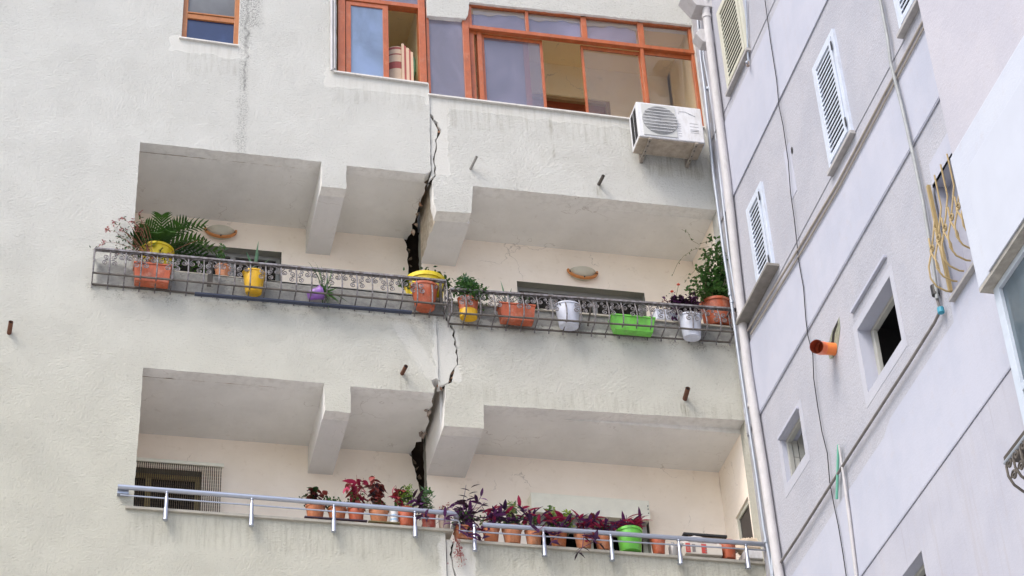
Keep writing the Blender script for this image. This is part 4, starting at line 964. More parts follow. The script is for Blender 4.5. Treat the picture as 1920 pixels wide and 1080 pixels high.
# conduits along the wall
def wallline(name, label, cat, pts, r, mat, dx=.03, n=8, group=None, smooth_=None):
    P = [atx(u, v, XW-dx) for u, v in pts]; t = thing(name, label, cat, P[-1], group)
    MB().tube(P, r, n).build('pipe', mat, t, True); return t
CREAMC = simple('cream_conduit', (.40, .36, .32), .7, 0, .2, 10, world=True)
wallline('wall_conduit', 'upper one of two beige conduits running along the white wing below the shutters', 'pipe', [(1760, -12), (1734, 33), (1569, 346), (1500, 462), (1402, 620)], .013, CREAMC, .03, 8, 'beige conduits along the white wing')
wallline('wall_conduit', 'lower one of two beige conduits running along the white wing below the shutters', 'pipe', [(1762, -2), (1737, 43), (1573, 352), (1504, 470), (1408, 626)], .011, CREAMC, .03, 8, 'beige conduits along the white wing')
gp = wallline('gas_pipe', 'grey gas pipe coming down the white wing and slanting to the corner below', 'pipe', [(1640, -40), (1652, 8), (1664, 70), (1670, 118), (1690, 195), (1712, 290), (1731, 380), (1746, 470), (1754, 530), (1757, 560)], .017, PIPEG, .05, 10)
MB().tube([atx(u, v, XW-.04) for u, v in ((1757, 560), (1763, 582), (1752, 605), (1700, 688), (1600, 842), (1500, 1000), (1463, 1056))], .014, 10).build('pipe', simple('brown_grey_pipe', (.22, .205, .20), .7, .1, .3, 9, world=True), gp, True)
c = atx(1764, 582, XW-.05); MB().lathe([(.0, -.03), (.03, -.025), (.03, .025), (0, .03)], 10, c).build('valve', simple('blue_valve', (.05, .30, .42), .5), gp)
c = atx(1753, 545, XW-.05); MB().lathe([(.017, -.06), (.035, -.05), (.035, .05), (.017, .06)], 10, c).build('joint', BLACK, gp)
cb = [(1432, -20), (1437, 20), (1445, 80), (1456, 150), (1461, 200), (1468, 235), (1478, 300), (1482, 360), (1489, 410), (1494, 455), (1497, 485), (1507, 540), (1511, 600), (1515, 630), (1524, 665), (1526, 710), (1533, 760), (1541, 810), (1551, 850), (1556, 905), (1563, 945), (1572, 985), (1580, 1035), (1588, 1090)]
cbp = []
for i, (u, v) in enumerate(cb): cbp.append(atx(u, v, XW-.03)+V((0, rnd.uniform(-.004, .004), 0)))
solo(MB().tube(cbp, .0055, 6).build('black_cable', BLACK, None, True), 'thin black cable hanging down the whole white wing', 'cable')
cc = [(1398, 0), (1401, 60), (1403, 118)]
solo(MB().tube([atx(u, v, XW-.03) for u, v in cc], .012, 8).build('water_pipe', GALV, None, True), 'short pale pipe beside the cream shutter of the wing', 'pipe')
tp = thing('tap', 'small metal tap at the lower corner of the cream shutter', 'tap', atx(1402, 122, XW-.03)); q = atx(1402, 120, XW-.05)
MB().lathe([(0, -.04), (.02, -.03), (.02, .03), (0, .04)], 10, q).build('valve_body', simple('dull_brass', (.35, .28, .24), .5, .4), tp, True)
MB().tube([q, q+V((-.04, -.05, -.02)), q+V((-.05, -.09, -.05)), q+V((-.05, -.10, -.08))], .011, 8).build('spout', GALV, tp, True)
# green rod, white pipe
solo(MB().tube([atx(1572, 834, XW-.04), atx(1569, 936, XW-.04)], .014, 8).build('green_rod', simple('green_rod_paint', (.14, .42, .31), .5), None, True), 'short green rod hooked beside the black cable on the white wing', 'rod')
solo(MB().tube([atx(1573, 835, XW-.05), atx(1580, 880, XW-.04), atx(1592, 965, XW-.03), atx(1607, 1090, XW-.03)], [.010, .013, .018, .018], 10).build('white_hose', PIPEW, None, True), 'slim white pipe starting at the green rod and running down the wing', 'pipe')
# holes
hq = atx(1485, 282, XW-.002); MB().lathe([(0, 0), (.03, .0)], 12).build('tmp', BLACK); bpy.data.objects.remove(bpy.data.objects['tmp'])
hm = MB(); hm.add([hq+V((-.001, math.cos(k*math.pi/6)*.028, math.sin(k*math.pi/6)*.045)) for k in range(12)], [tuple(range(12))]); hm.build('hole', BLACK, wing)
# orange sewer pipe in its broken hole
sp = thing('sewer_pipe', 'bright orange plastic sewer pipe elbow sticking out of a broken hole in the white wing', 'pipe', atx(1566, 655, XW))
c = atx(1566, 655, XW)
path = [c+V((.15, 0, 0)), c+V((-.05, 0, 0)), c+V((-.12, 0, -.0)), c+V((-.155, -.012, -.01)), c+V((-.19, -.045, -.03)), c+V((-.235, -.10, -.06))]
MB().tube(path[:3], .062, 18, cap=False).build('straight_piece', PVC, sp, True)
MB().tube(path[2:], [.066, .067, .067, .069], 18, cap=False).build('elbow', simple('salmon_sewer_pipe', (.80, .20, .09), .4, 0, .08, 8), sp, True)
MB().tube([path[5]+V((-.0005, 0, 0)), path[4], path[3]], [.061, .058, .055], 18, cap=False).tube([path[3]+V((.004, 0, 0)), path[3]], .06, 18).build('pipe_inside', PVCIN, sp, True)
sh_ = [(1574, 594), (1569, 607), (1562, 618), (1558, 630), (1554, 645), (1553, 662), (1556, 673), (1562, 672), (1570, 660), (1573, 640), (1576, 615)]
MB().prism('x', [[yz(u, v) for u, v in sh_]], XW-.004, XW-.001).build('broken_patch', simple('greenish_mortar', (.27, .29, .22), .95, 0, .35, 16, .8, 40, world=True), wing)
MB().prism('x', [[yz(u, v) for u, v in ((1572, 600), (1566, 612), (1562, 624), (1560, 640), (1557, 650), (1559, 655), (1564, 648), (1566, 626), (1571, 610))]], XW-.006, XW-.003).build('broken_patch', DARK, wing)

# tan window grille
gt = thing('window_grille', 'tan painted bulging iron window grille half hidden by the white bay', 'grille', (XW-.2, -5.5, GR[2]))
def gl_(name, pts, r=.0085, flat=1):
    MB().tube(pts, r, 6).build(name, TAN, gt, True)
yA, zT, zB = -5.13, 13.07, 11.92
X1 = XW-.05
zmid = 12.72
MB().bar((X1, yA, zT), (X1, yA, zB), .03, .03).build('post', TAN, gt); MB().bar((X1, yA, zT), (X1, -5.95, zT), .03, .03).build('top_bar', TAN, gt)
MB().bar((X1-.0, yA, zmid), (X1-.0, -5.95, zmid), .03, .035).build('cross_bar', simple('rusty_tan', (.36, .22, .09), .6), gt)
MB().bar((X1, yA, zB), (X1, -5.95, zB), .02, .02).build('lower_bar', TAN, gt)
for k in range(1, 6): gl_('bar', [(X1, yA-.145*k, zT), (X1, yA-.145*k, zmid)])
for k in range(0, 6):
    y = yA-.145*k; gl_('belly_bar', [(X1, y, zmid), (X1-.05, y, zmid-.2), (X1-.11, y, zmid-.42), (X1-.155, y, zmid-.56), (X1-.16, y, zmid-.68), (X1-.12, y, zmid-.76), (X1-.04, y, zmid-.80), (X1, y, zB)])
for k in range(0, 5):
    y = yA-.145*k-.07; sp_ = [(X1-.125+0*k, y+a_, zmid-.42+b_) for a_, b_ in spiral(0, 0, .045, 1.2, 0, 1)]; gl_('scroll', sp_, .008)
    gl_('scroll', [(X1-.1, y+.07, zmid-.25), (X1-.13, y+.02, zmid-.45), (X1-.13, y-.05, zmid-.62), (X1-.14, y-.07, zmid-.72)], .009)

# ---------------- projecting bay, nearer on the wing
XB = 6.72
ye, zb_ = atx(1835, 542, XB).y, atx(1835, 542, XB).z
zt_ = atx(1783, 294, XB).z; zi = atx(1803, 335, XB).z
bay = thing('projecting_bay', 'bright white projecting balcony bay with grey framed glazing at the right edge', 'balcony', (XB+.25, ye-1, zb_))
MB().box(XB, XB+.12, -16, ye, zb_, zt_).build('parapet', BWHITE, bay, bevel=.01)
MB().box(XB+.03, XB+.15, -16, ye-.0, zt_+.001, 22).build('upper_wall', BPINK, bay)
MB().box(XB+.15, XW, -16, ye-.001, 21.8, 22).build('roof', BWHITE, bay)
MB().box(XB+.12, XW, ye-.12, ye-.001, zb_+.02, zt_).build('side_wall', BWHITE, bay); MB().box(XB+.15, XW, ye-.12, ye-.001, zt_, 21.8).build('side_wall', BPINK, bay)
MB().prism('x', [[(ye-.22, zb_+.0), (-16, zb_+.0), (-16, zi), (ye-.28, zi-.02), (ye-.23, zi-.09), (ye-.205, zi-.2)]], XB-.016, XB-.001).build('raised_panel', simple('bay_panel_paint', (.475, .505, .575), .85, 0, .05, 3, world=True), bay, bevel=.004)
MB().box(XB+.001, XW, -16, ye-.001, zb_-.035, zb_-.001).build('bay_floor', simple('dirty_bay_edge', (.42, .40, .36), .9, 0, .3, 12, .4, 30, world=True), bay)
# glazing below
XG = atz(1862, 543, zb_-.035).x
p0 = atx(1862, 545, XG); p1 = atx(1920, 790, XG); yg = p0.y
gz = part('window', bay); FR = simple('pale_blue_grey_frame', (.50, .56, .64), .5, world=True)
zt2, zb2 = zb_-.036, p1.z-.15; zr = atx(1912, 722, XG).z
gm_ = MB(); gm_.box(XG, XG+.08, yg-.09, yg, zb2, zt2).box(XG, XG+.08, -12, yg-.09, zt2-.05, zt2).box(XG, XG+.08, -12, yg-.09, zr-.06, zr).box(XG, XG+.08, -12, yg-.09, zb2, zb2+.05)
gm_.build('window_frame', FR, gz, bevel=.004)
MB().box(XG+.03, XG+.035, -12, yg-.09, zr, zt2-.05).build('pane', BAYGL, gz); MB().box(XG+.03, XG+.035, -12, yg-.09, zb2+.05, zr-.06).build('pane', DARK, gz)
MB().box(XG+.08, XW, yg-.05, yg, zb2, zt2).build('side_wall', BWHITE, bay)
MB().box(XG+.0, XW, -12, yg-.0, zb2-.9, zb2-.002).build('lower_parapet', BSTREAK, bay)
# near balcony railing at the right edge
XN = 6.55; r0_ = atx(1887, 861, XN); nb = thing('balcony_railing', 'dark scrolled iron balcony railing cut off at the right edge', 'railing', (XN, r0_.y-.6, r0_.z-.9))
MB().box(XN-.02, XN+.12, -12, r0_.y, r0_.z-.02, r0_.z+.015).build('handrail', simple('dark_brown_rail', (.07, .06, .05), .6), nb)
MB().tube([(XN-.03, r0_.y-.02, r0_.z-.05), (XN-.03, -12, r0_.z-.05)], .014, 8).build('rail', GALV, nb)
for k in range(6):
    y = r0_.y-.03-.12*k
    MB().tube([(XN-.01, y, r0_.z-.02), (XN-.03, y, r0_.z-.09), (XN-.03, y, r0_.z-.16), (XN+.0, y, r0_.z-.23), (XN+.06, y, r0_.z-.28), (XN+.16, y, r0_.z-.30)], .011, 6).build('baluster', IROND, nb, True)
    for j in (0, 1): MB().tube([V((XN-.03+.02*j, y-.05+a_, r0_.z-.09-.09*j+b_)) for a_, b_ in spiral(0, 0, .042, 1.4, 0, 1)], .009, 5).build('scroll', IROND, nb, True)
MB().box(XN+.1, XW, -12, r0_.y+.05, r0_.z-1.2, r0_.z-1.05).build('slab', BSTREAK, nb)

# ================================================================ POTS AND PLANTS
def leaf_mesh(name, L, W_, curl, mat, fold=.25):
    prof = [(0, .12), (.18, .75), (.42, 1.0), (.68, .8), (.88, .35), (1.0, 0.02)]
    vs = []
    for t_, w_ in prof:
        z = -curl*t_*t_*L; vs += [(-w_*W_/2, t_*L, z+fold*w_*W_*.4), (0, t_*L, z), (w_*W_/2, t_*L, z+fold*w_*W_*.4)]
    fs = []
    for i in range(len(prof)-1):
        a_ = i*3; fs += [(a_, a_+1, a_+4, a_+3), (a_+1, a_+2, a_+5, a_+4)]
    me = bpy.data.meshes.new(name); me.from_pydata(vs, [], fs); me.materials.append(mat)
    me.polygons.foreach_set('use_smooth', [True]*len(fs)); return me
LEAF = {}
def getleaf(k, L, W_, curl, mat):
    key = (k, L, W_, curl, mat.name)
    if key not in LEAF: LEAF[key] = leaf_mesh('leaf', L, W_, curl, mat)
    return LEAF[key]
def place_leaf(parent, me, p, az, el, roll=0, sc=1, name='leaf'):
    o = bpy.data.objects.new(name, me); COL.objects.link(o); o.parent = parent
    off = V((0, 0, 0)); q = parent
    while q is not None: off += q.location; q = q.parent
    o.location = V(p)-off
    o.rotation_euler = (Matrix.Rotation(az, 3, 'Z') @ Matrix.Rotation(el, 3, 'X') @ Matrix.Rotation(roll, 3, 'Y')).to_euler()
    o.scale = (sc, sc, sc); return o
def addleaf(mb, p, az, el, roll, L, W_, curl=.3, mi=0):
    R_ = Matrix.Rotation(az, 3, 'Z') @ Matrix.Rotation(el, 3, 'X') @ Matrix.Rotation(roll, 3, 'Y')
    vs = [R_ @ V(q)+V(p) for q in ((0, 0, 0), (-W_/2, L*.45, -curl*L*.1+W_*.1), (0, L*.5, -curl*L*.12), (W_/2, L*.45, -curl*L*.1+W_*.1), (0, L, -curl*L*.5))]
    mb.add(vs, [(0, 1, 2), (0, 2, 3), (1, 4, 2), (2, 4, 3)], mi)

def round_pot(parent, c, rt, rb, h, mat, rim=.02, rib=0, saucer=None, name='pot', n=28, sy=1):
    z = c.z; tk = .012
    prof = [(0, z+.002), (rb*.96, z), (rb, z+.006), (rt*.93 if rim else rt, z+h-rim), (rt, z+h-rim) if rim else (rt, z+h*.98), (rt*1.02, z+h*.985), (rt*.98, z+h), (rt-tk, z+h*.99), (rt-tk*1.6, z+h*.86), (0, z+h*.85)]
    MB().lathe(prof, n, (c.x, c.y, 0), rib=rib, sy=sy).build(name, mat, parent, True)
    MB().lathe([(0, z+h*.87), (rt-tk*1.5, z+h*.865)], n, (c.x, c.y, 0), sy=sy).build('soil', SOIL, parent)
def box_pot(parent, x0, x1, y0, y1, z0, z1, mat, taper=.03, lip=.02, name='planter'):
    def fr(x0, x1, y0, y1, z0, z1, t_):
        return [(x0+t_, y0+t_*.8, z0), (x1-t_, y0+t_*.8, z0), (x1-t_, y1-t_*.8, z0), (x0+t_, y1-t_*.8, z0), (x0, y0, z1), (x1, y0, z1), (x1, y1, z1), (x0, y1, z1)]
    B6 = [(3, 2, 1, 0), (0, 1, 5, 4), (1, 2, 6, 5), (2, 3, 7, 6), (3, 0, 4, 7)]
    m_ = MB(); m_.add(fr(x0, x1, y0, y1, z0, z1-lip, taper), B6+[(4, 5, 6, 7)])
    e = .008; m_.box(x0-e, x1+e, y0-e, y0+.01, z1-lip, z1).box(x0-e, x1+e, y1-.01, y1+e, z1-lip, z1).box(x0-e, x0+.01, y0+.01, y1-.01, z1-lip, z1).box(x1-.01, x1+e, y0+.01, y1-.01, z1-lip, z1)
    m_.build(name, mat, parent, bevel=.004)
    MB().box(x0+.01, x1-.01, y0+.01, y1-.01, z1-lip+.001, z1-.006).build('soil', SOIL, parent)

# foliage kinds ------------------------------------------------------------
def stems_up(parent, c, n, h, spread, mat=STEM, r=.004, lean=(0, 0)):
    mb = MB(); tips = []
    for k in range(n):
        a_ = rnd.uniform(0, 6.28); s_ = spread*rnd.uniform(.2, 1); hh = h*rnd.uniform(.55, 1)
        top = c+V((math.cos(a_)*s_+lean[0]*hh, math.sin(a_)*s_*.6+lean[1]*hh, hh)); mid = c.lerp(top, .5)+V((rnd.uniform(-.02, .02), rnd.uniform(-.01, .01), .02))
        mb.tube([c+V((math.cos(a_)*s_*.25, math.sin(a_)*s_*.2, 0)), mid, top], [r, r*.8, r*.5], 5); tips.append((c, mid, top))
    mb.build('stem', mat, parent, True); return tips
def broad(parent, c, n, h, spread, mats, L=.075, W_=.05, nl=26, lean=(0, 0)):
    nl = int(nl*1.4); L = L*1.15; W_ = W_*1.15; h = h*1.1
    tips = stems_up(parent, c, n, h, spread, STEMR, lean=lean); 
    for k in range(nl):
        s_ = rnd.choice(tips); t_ = rnd.uniform(.25, 1.02); p = (s_[0].lerp(s_[1], t_*2) if t_ < .5 else s_[1].lerp(s_[2], (t_-.5)*2))
        me = getleaf('b', round(L*rnd.choice((.8, 1, 1.2)), 3), W_, .5, rnd.choice(mats))
        place_leaf(parent, me, p, rnd.uniform(0, 6.28), rnd.uniform(-.9, .5), rnd.uniform(-.4, .4), rnd.uniform(.8, 1.1))
def narrow(parent, c, n, h, spread, mats, L=.11, W_=.026, nl=30, trail=0):
    nl = int(nl*1.25); L = L*1.12; W_ = W_*1.25; h = h*1.2
    mb = MB(); tips = []
    for k in range(n):
        a_ = rnd.uniform(0, 6.28); s_ = spread*rnd.uniform(.4, 1.2); hh = h*rnd.uniform(.3, 1)
        dz = hh if k >= trail else -rnd.uniform(.1, .28)
        top = c+V((math.cos(a_)*s_, (math.sin(a_)*s_*.5 if k >= trail else -abs(math.sin(a_))*.06-.14), dz)); mid = c.lerp(top, .5)+V((0, 0, .03))
        mb.tube([c, mid, top], [.005, .004, .003], 5); tips.append((c, mid, top))
    mb.build('stem', L_PUR, parent, True)
    for k in range(nl):
        s_ = tips[k % len(tips)]; t_ = rnd.uniform(.3, 1); p = (s_[0].lerp(s_[1], t_*2) if t_ < .5 else s_[1].lerp(s_[2], (t_-.5)*2))
        me = getleaf('n', round(L*rnd.choice((.8, 1, 1.15)), 3), W_, .35, rnd.choice(mats))
        place_leaf(parent, me, p, rnd.uniform(0, 6.28), rnd.uniform(-.3, 1.0), rnd.uniform(-.5, .5), rnd.uniform(.75, 1.15))
def fine(parent, c, h, spread, mats, n=260, L=.03, W_=.013, stems=6, up=1.0, cone=.4, lean=(0, 0)):
    tips = stems_up(parent, c, stems, h, spread, STEM, .003, lean); mb = MB()
    for k in range(n):
        s_ = rnd.choice(tips); t_ = rnd.uniform(.2, 1.02); p = (s_[0].lerp(s_[1], t_*2) if t_ < .5 else s_[1].lerp(s_[2], (t_-.5)*2))
        j = spread*cone*(1.1-t_*.5); p = p+V((rnd.gauss(0, j), rnd.gauss(0, j*.7), rnd.gauss(0, j*.6)))
        addleaf(mb, p, rnd.uniform(0, 6.28), rnd.uniform(-.5, 1.0), rnd.uniform(-.6, .6), L*rnd.uniform(.7, 1.3), W_*rnd.uniform(.8, 1.2), .3, rnd.randrange(len(mats)))
    mb.build('foliage', mats, parent, True, kind='stuff')
def blades(parent, c, n, L, W_, mat, spread=.5, up=1.2, curl=.5, name='leaf'):
    for k in range(n):
        me = getleaf('s', round(L*rnd.choice((.75, 1, 1.2)), 3), W_, curl, mat)
        place_leaf(parent, me, c+V((rnd.uniform(-.02, .02), rnd.uniform(-.02, .02), 0)), 6.28*k/n+rnd.uniform(-.3, .3), up+rnd.uniform(-spread, spread), 0, rnd.uniform(.85, 1.1), name)

SC_LOW, SC_MID = 187.0, 172.0
SILL_L = 12.30+.028; SILL_R = 12.19+.03
def zsill(x): return 12.296+.03 if x < 3.95 else 12.178+.032
def lowpot(u, vb_, vt_, wpx, mat, label, plant, rb=.72, rim=.02, rib=0, Yp=.09, name='potted_plant', cat='potted plant', zoff=0, hscale=1.0):
    p = at(u, vb_, Yp-.04); z = zsill(p.x)+zoff; rt = wpx/SC_LOW/2; h = max(.1, (vb_-vt_)/SC_LOW/.80)*hscale
    t = thing(name, label, cat, (p.x, Yp, z)); c = V((p.x, Yp, z)); round_pot(t, c, rt, rt*rb, h, mat, rim, rib)
    top = V((p.x, Yp, z+h*.87))
    if plant: plant(t, top)
    return t
lowpot(592, 971, 945, 37, TERRA, 'terracotta bowl of dark coleus, leftmost pot on the lower balcony', lambda t, c: (broad(t, c, 7, .22, .14, [L_MAR, L_MAR, L_DKG, L_BLK], nl=44), fine(t, c, .17, .14, [L_DKG, L_MAR], 160, .035, .02)))
lowpot(633, 974, 950, 36, TERRA, 'terracotta pot partly hidden by the third handrail post, second from the left', lambda t, c: (fine(t, c, .13, .13, [L_GRN, L_DKG], 220, .04, .022), blades(t, c, 8, .12, .03, L_DKG)))
lowpot(669, 976, 949, 32, TERRAP, 'red brown plastic pot with tall magenta leaved plant beside the third post', lambda t, c: (broad(t, c, 5, .40, .15, [L_MAG, L_MAG, L_MAR], .10, .045, 30), fine(t, c, .18, .14, [L_GRN, L_MAR], 160, .04, .022)), .8)
lowpot(712, 978, 950, 38, TERRAL, 'wide pale terracotta pot with tall maroon leaved stems left of the paint tin', lambda t, c: (broad(t, c, 6, .42, .10, [L_MAR, L_MAR, L_BLK], .07, .055, 48), fine(t, c, .12, .13, [L_MAR, L_PNK, L_GRN], 180, .03, .02)))
lowpot(763, 985, 953, 32, TERRAP, 'ribbed upright red brown pot with a bright lime feathery plant', lambda t, c: (fine(t, c+V((.02, 0, 0)), .36, .06, [L_LIME, L_LIME, L_GRN], 520, .028, .012, 7, cone=.55), broad(t, c+V((-.05, 0, 0)), 5, .30, .12, [L_MAR, L_MAG, L_DKG], .07, .05, 30, (-.25, 0))), .9, .012, .025)
lowpot(806, 988, 960, 29, REDP, 'dark red pot with a slender green leaved shoot near the end of the left handrail', lambda t, c: (fine(t, c, .36, .05, [L_GRN, L_BLUE], 150, .05, .02, 4, cone=.5), narrow(t, c+V((-.08, -.08, 0)), 7, .16, .12, [L_PUR, L_BLK], .11, .03, 26, 2)), .85)
lowpot(835, 988, 962, 23, simple('taupe_bag', (.42, .34, .28), .8), 'small taupe pot with thin reddish plant at the corner of the left sill', lambda t, c: (fine(t, c, .22, .06, [L_PNK, L_MAR, L_DKG], 90, .03, .012, 4), narrow(t, c+V((0, -.1, 0)), 4, .08, .1, [L_PUR], .1, .028, 12, 2)), .9, .0)
# tin
c = at(739, 977, .05); tn = thing('paint_tin', 'small white tin with pale blue bands between two terracotta pots', 'tin', (c.x, .06, SILL_L+.012)); r = 8/SC_LOW; z = SILL_L+.012
MB().lathe([(0, z), (r, z), (r, z+.03)], 20, (c.x, .06, 0)).lathe([(r, z+.03), (r, z+.055)], 20, (c.x, .06, 0), 1).lathe([(r, z+.055), (r, z+.085)], 20, (c.x, .06, 0)).lathe([(r, z+.085), (r, z+.10)], 20, (c.x, .06, 0), 1).lathe([(r, z+.1), (r, z+.14), (r*1.05, z+.145), (r*1.05, z+.155), (0, z+.155)], 20, (c.x, .06, 0)).build('tin_body', [simple('tin_white', (.68, .68, .66), .4), simple('tin_blue', (.35, .52, .70), .4)], tn, True)
# trays
def tray(u0, u1, v, label, mat, Y0=.0, Y1=.17):
    a_, b_ = at(u0, v, 0).x, at(u1, v, 0).x; z = zsill(a_)
    solo(MB().box(a_, b_, Y0, Y1, z+.0005, z+.011).build('tray', mat, None, bevel=.002), label, 'tray')
tray(571, 689, 974, 'long thin dark violet tray under the three leftmost pots of the lower balcony', DTRAY)
tray(691, 750, 979, 'olive tray under the wide pale terracotta pot and the tin', OLIVE)
# right sill
p0_, p1_ = at(858, 1010, .02), at(890, 1012, .02)
t = thing('potted_plant', 'brown rectangular pot with white dots below the sprawling dark purple plant by the crack', 'potted plant', ((p0_.x+p1_.x)/2, .1, SILL_R))
box_pot(t, p0_.x, p1_.x, .02, .20, SILL_R, SILL_R+.15, BROWNP, .012)
for zz_ in (.05, .085): MB().lathe([(0, 0), (.006, .002), (0, .004)], 8, (p0_.x+.06, .018, SILL_R+zz_)).build('dot', WHITEP, t)
c = V(((p0_.x+p1_.x)/2, .06, SILL_R+.14))
narrow(t, c, 14, .30, .20, [L_PUR, L_BLK, L_PUR], .11, .03, 70, 3); fine(t, c, .16, .15, [L_DKG, L_GRN, L_PUR], 200, .035, .02)
mb = MB(); tipp = c+V((.02, -.05, .48)); mb.tube([c, c+V((-.05, -.03, .2)), c+V((.0, -.04, .36)), tipp], [.005, .004, .003, .002], 5); mb.build('stem', L_PUR, t, True)
for k in range(9): place_leaf(t, getleaf('n', .11, .026, .35, L_BLK), c.lerp(tipp, .3+.08*k)+V((-.03+.01*k, 0, 0)), (1.6 if k % 2 else -1.6)+rnd.uniform(-.4, .4), .7, 0, .9)
def pur(tr=0, h=.18, nl=36, extra=None):
    def f(t, c):
        fine(t, c, .14, .13, [L_GRN, L_DKG, L_VAR], 90, .045, .022, 6)
        narrow(t, c+V((0, -.05, 0)), 10, h, .16, [L_PUR, L_PUR, L_MAG if nl > 36 else L_BLK], .115, .03, nl, tr)
        if extra: extra(t, c)
    return f
lowpot(923, 1016, 988, 35, TERRA, 'terracotta pot with dense dark purple leaves, first round pot right of the crack', pur(1, .24, 40))
lowpot(963, 1018, 989, 40, TERRAL, 'terracotta pot with white edged green leaves rising above the handrail', pur(0, .14, 22, lambda t, c: fine(t, c, .36, .09, [L_VAR, L_VAR, L_BLUE], 170, .055, .028, 6, cone=.45)))
lowpot(1003, 1020, 992, 34, TERRAL, 'pale terracotta pot just left of a handrail post under purple and magenta leaves', pur(1, .22, 44))
lowpot(1050, 1024, 994, 36, BROWNP, 'orange brown pot with two green tufts above purple leaves', pur(2, .16, 40, lambda t, c: (fine(t, c+V((-.06, .03, 0)), .34, .035, [L_LIME, L_GRN, L_VAR], 130, .05, .025, 4, cone=.7), fine(t, c+V((.11, .03, 0)), .34, .03, [L_LIME, L_GRN], 110, .05, .025, 3, cone=.8))))
def trailing(t, c):
    narrow(t, c+V((0, -.05, 0)), 10, .18, .16, [L_MAG, L_PUR, L_MAR], .12, .03, 40, 2)
    mb = MB(); P = [c+V((-.02, -.16, -.02)), c+V((-.06, -.22, -.14)), c+V((-.08, -.22, -.26)), c+V((-.13, -.22, -.32))]; mb.tube(P, .004, 5); Q = [P[2], c+V((.05, -.22, -.18)), c+V((.10, -.22, -.20))]; mb.tube(Q, .003, 5); mb.build('stem', L_PUR, t, True)
    for q, azs in ((P[3], (0.3, 1.8, 3.4, 4.9)), (Q[2], (5.2, 3.9)), (P[2], (4.5, 1.5)), (P[1], (4.8,))):
        for a_ in azs: place_leaf(t, getleaf('n', .10, .026, .35, L_BLK), q, a_, -.3, 0, .9)
lowpot(1097, 1026, 998, 36, TERRAL, 'terracotta pot whose dark trailing shoots hang below the sill', trailing)
lowpot(1135, 1030, 1001, 35, TERRA, 'terracotta pot between the trailing plant and the green pot', pur(0, .15, 40))
lowpot(1185, 1035, 990, 52, GREENP, 'large shiny lime green pot with magenta purple leaves', lambda t, c: narrow(t, c, 12, .17, .20, [L_MAG, L_PUR, L_MAG], .15, .035, 44), .8, .03, hscale=.86)
lowpot(1238, 1038, 1008, 31, TERRAP, 'empty red brown pot standing right of the lime green pot', None, .72)
lowpot(1370, 1047, 1016, 32, TERRAP, 'empty red terracotta pot before the cardboard box near the last post', None, .8)
# pink succulent hanging over the broken edge
pk_ = thing('hanging_succulent', 'thin pink succulent hanging down beside the crack under the right sill', 'plant', at(862, 1015, -.03))
mb = MB(); P = [at(856, 1012, -.03), at(861, 1025, -.03), at(863, 1040, -.03), at(866, 1055, -.03)]; mb.tube(P, .004, 5); Q = [at(862, 1030, -.03), at(856, 1045, -.03)]; mb.tube(Q, .003, 5); mb.build('stem', STEMR, pk_, True)
mb = MB()
for k in range(150):
    t_ = rnd.random(); i = min(2, int(t_*3)); p = P[i].lerp(P[i+1], t_*3-i) if k % 5 else Q[0].lerp(Q[1], t_); s_ = .018+.02*(t_ > .75)
    addleaf(mb, p+V((rnd.gauss(0, s_), -abs(rnd.gauss(0, .01)), rnd.gauss(0, s_))), rnd.uniform(0, 6.28), rnd.uniform(-1, 1), 0, .022, .012, .2)
mb.build('foliage', L_PNK, pk_, True, kind='stuff')
# odds and ends at the right end of the lower balcony
def sheet_blob(name, label, cat, cx, cy, cz, sx, sy, sz, mat, seed):
    r_ = random.Random(seed); bm = bmesh.new(); bmesh.ops.create_icosphere(bm, subdivisions=4, radius=1)
    from mathutils import noise
    for v_ in bm.verts:
        d = v_.co.normalized(); k = 1+.28*noise.noise(d*1.7+V((seed, 0, 0)))+.16*noise.noise(d*5+V((0, seed, 0)))+.05*noise.noise(d*11)
        if d.z < 0: d = V((d.x, d.y, d.z*.35))
        v_.co = V((d.x*sx*k, d.y*sy*k, d.z*sz*k))
    zmin = min(v_.co.z for v_ in bm.verts)
    me = bpy.data.meshes.new(name); bm.to_mesh(me); bm.free(); me.materials.append(mat); me.polygons.foreach_set('use_smooth', [True]*len(me.polygons))
    o = bpy.data.objects.new(name, me); COL.objects.link(o); o.location = (cx, cy, cz-zmin); return solo(o, label, cat)
BAG = simple('grey_plastic_sheet', (.50, .48, .47), .45, 0, .15, 10); SACK = simple('beige_sack_cloth', (.50, .41, .31), .8, 0, .2, 14, .4, 60)
xq = lambda u, v: at(u, v, .1).x
def cardbox():
    x0, x1 = xq(1281, 1035), xq(1350, 1040); z = SILL_R; t = thing('cardboard_box', 'white cardboard box with red and grey printed blocks lying on the right sill', 'box', ((x0+x1)/2, .12, z))
    MB().box(x0, x1, .02, .24, z, z+.13).build('box_body', simple('white_card', (.60, .56, .50), .7), t, bevel=.003)
    RC = simple('red_print', (.50, .07, .06), .6); GC = simple('grey_print', (.22, .20, .20), .6); m1 = MB(); L_ = x1-x0
    m1.box(x0+.005, x0+.055, .0175, .0195, z+.01, z+.12).box(x0+L_*.44, x0+L_*.44+.055, .0175, .0195, z+.01, z+.12).build('printed_block', RC, t)
    m2 = MB(); m2.box(x0+.075, x0+.11, .0175, .0195, z+.02, z+.11)
    for k in range(3): m2.box(x0+L_*.46+.03, x0+L_*.46+.045, .016, .0172, z+.02+.028*k, z+.036+.028*k)
    m2.build('printed_block', GC, t)
    m3 = MB()
    for k in range(5): m3.box(x0+.015, x0+.045, .0158, .0172, z+.03+k*.016, z+.034+k*.016)
    m3.build('printed_lines', simple('pale_print', (.6, .45, .4), .6), t)
cardbox()
sheet_blob('plastic_sheet', 'crumpled grey plastic sheet on top of the printed white box', 'plastic sheet', xq(1310, 1015), .14, SILL_R+.13, .23, .10, .085, BAG, 3)
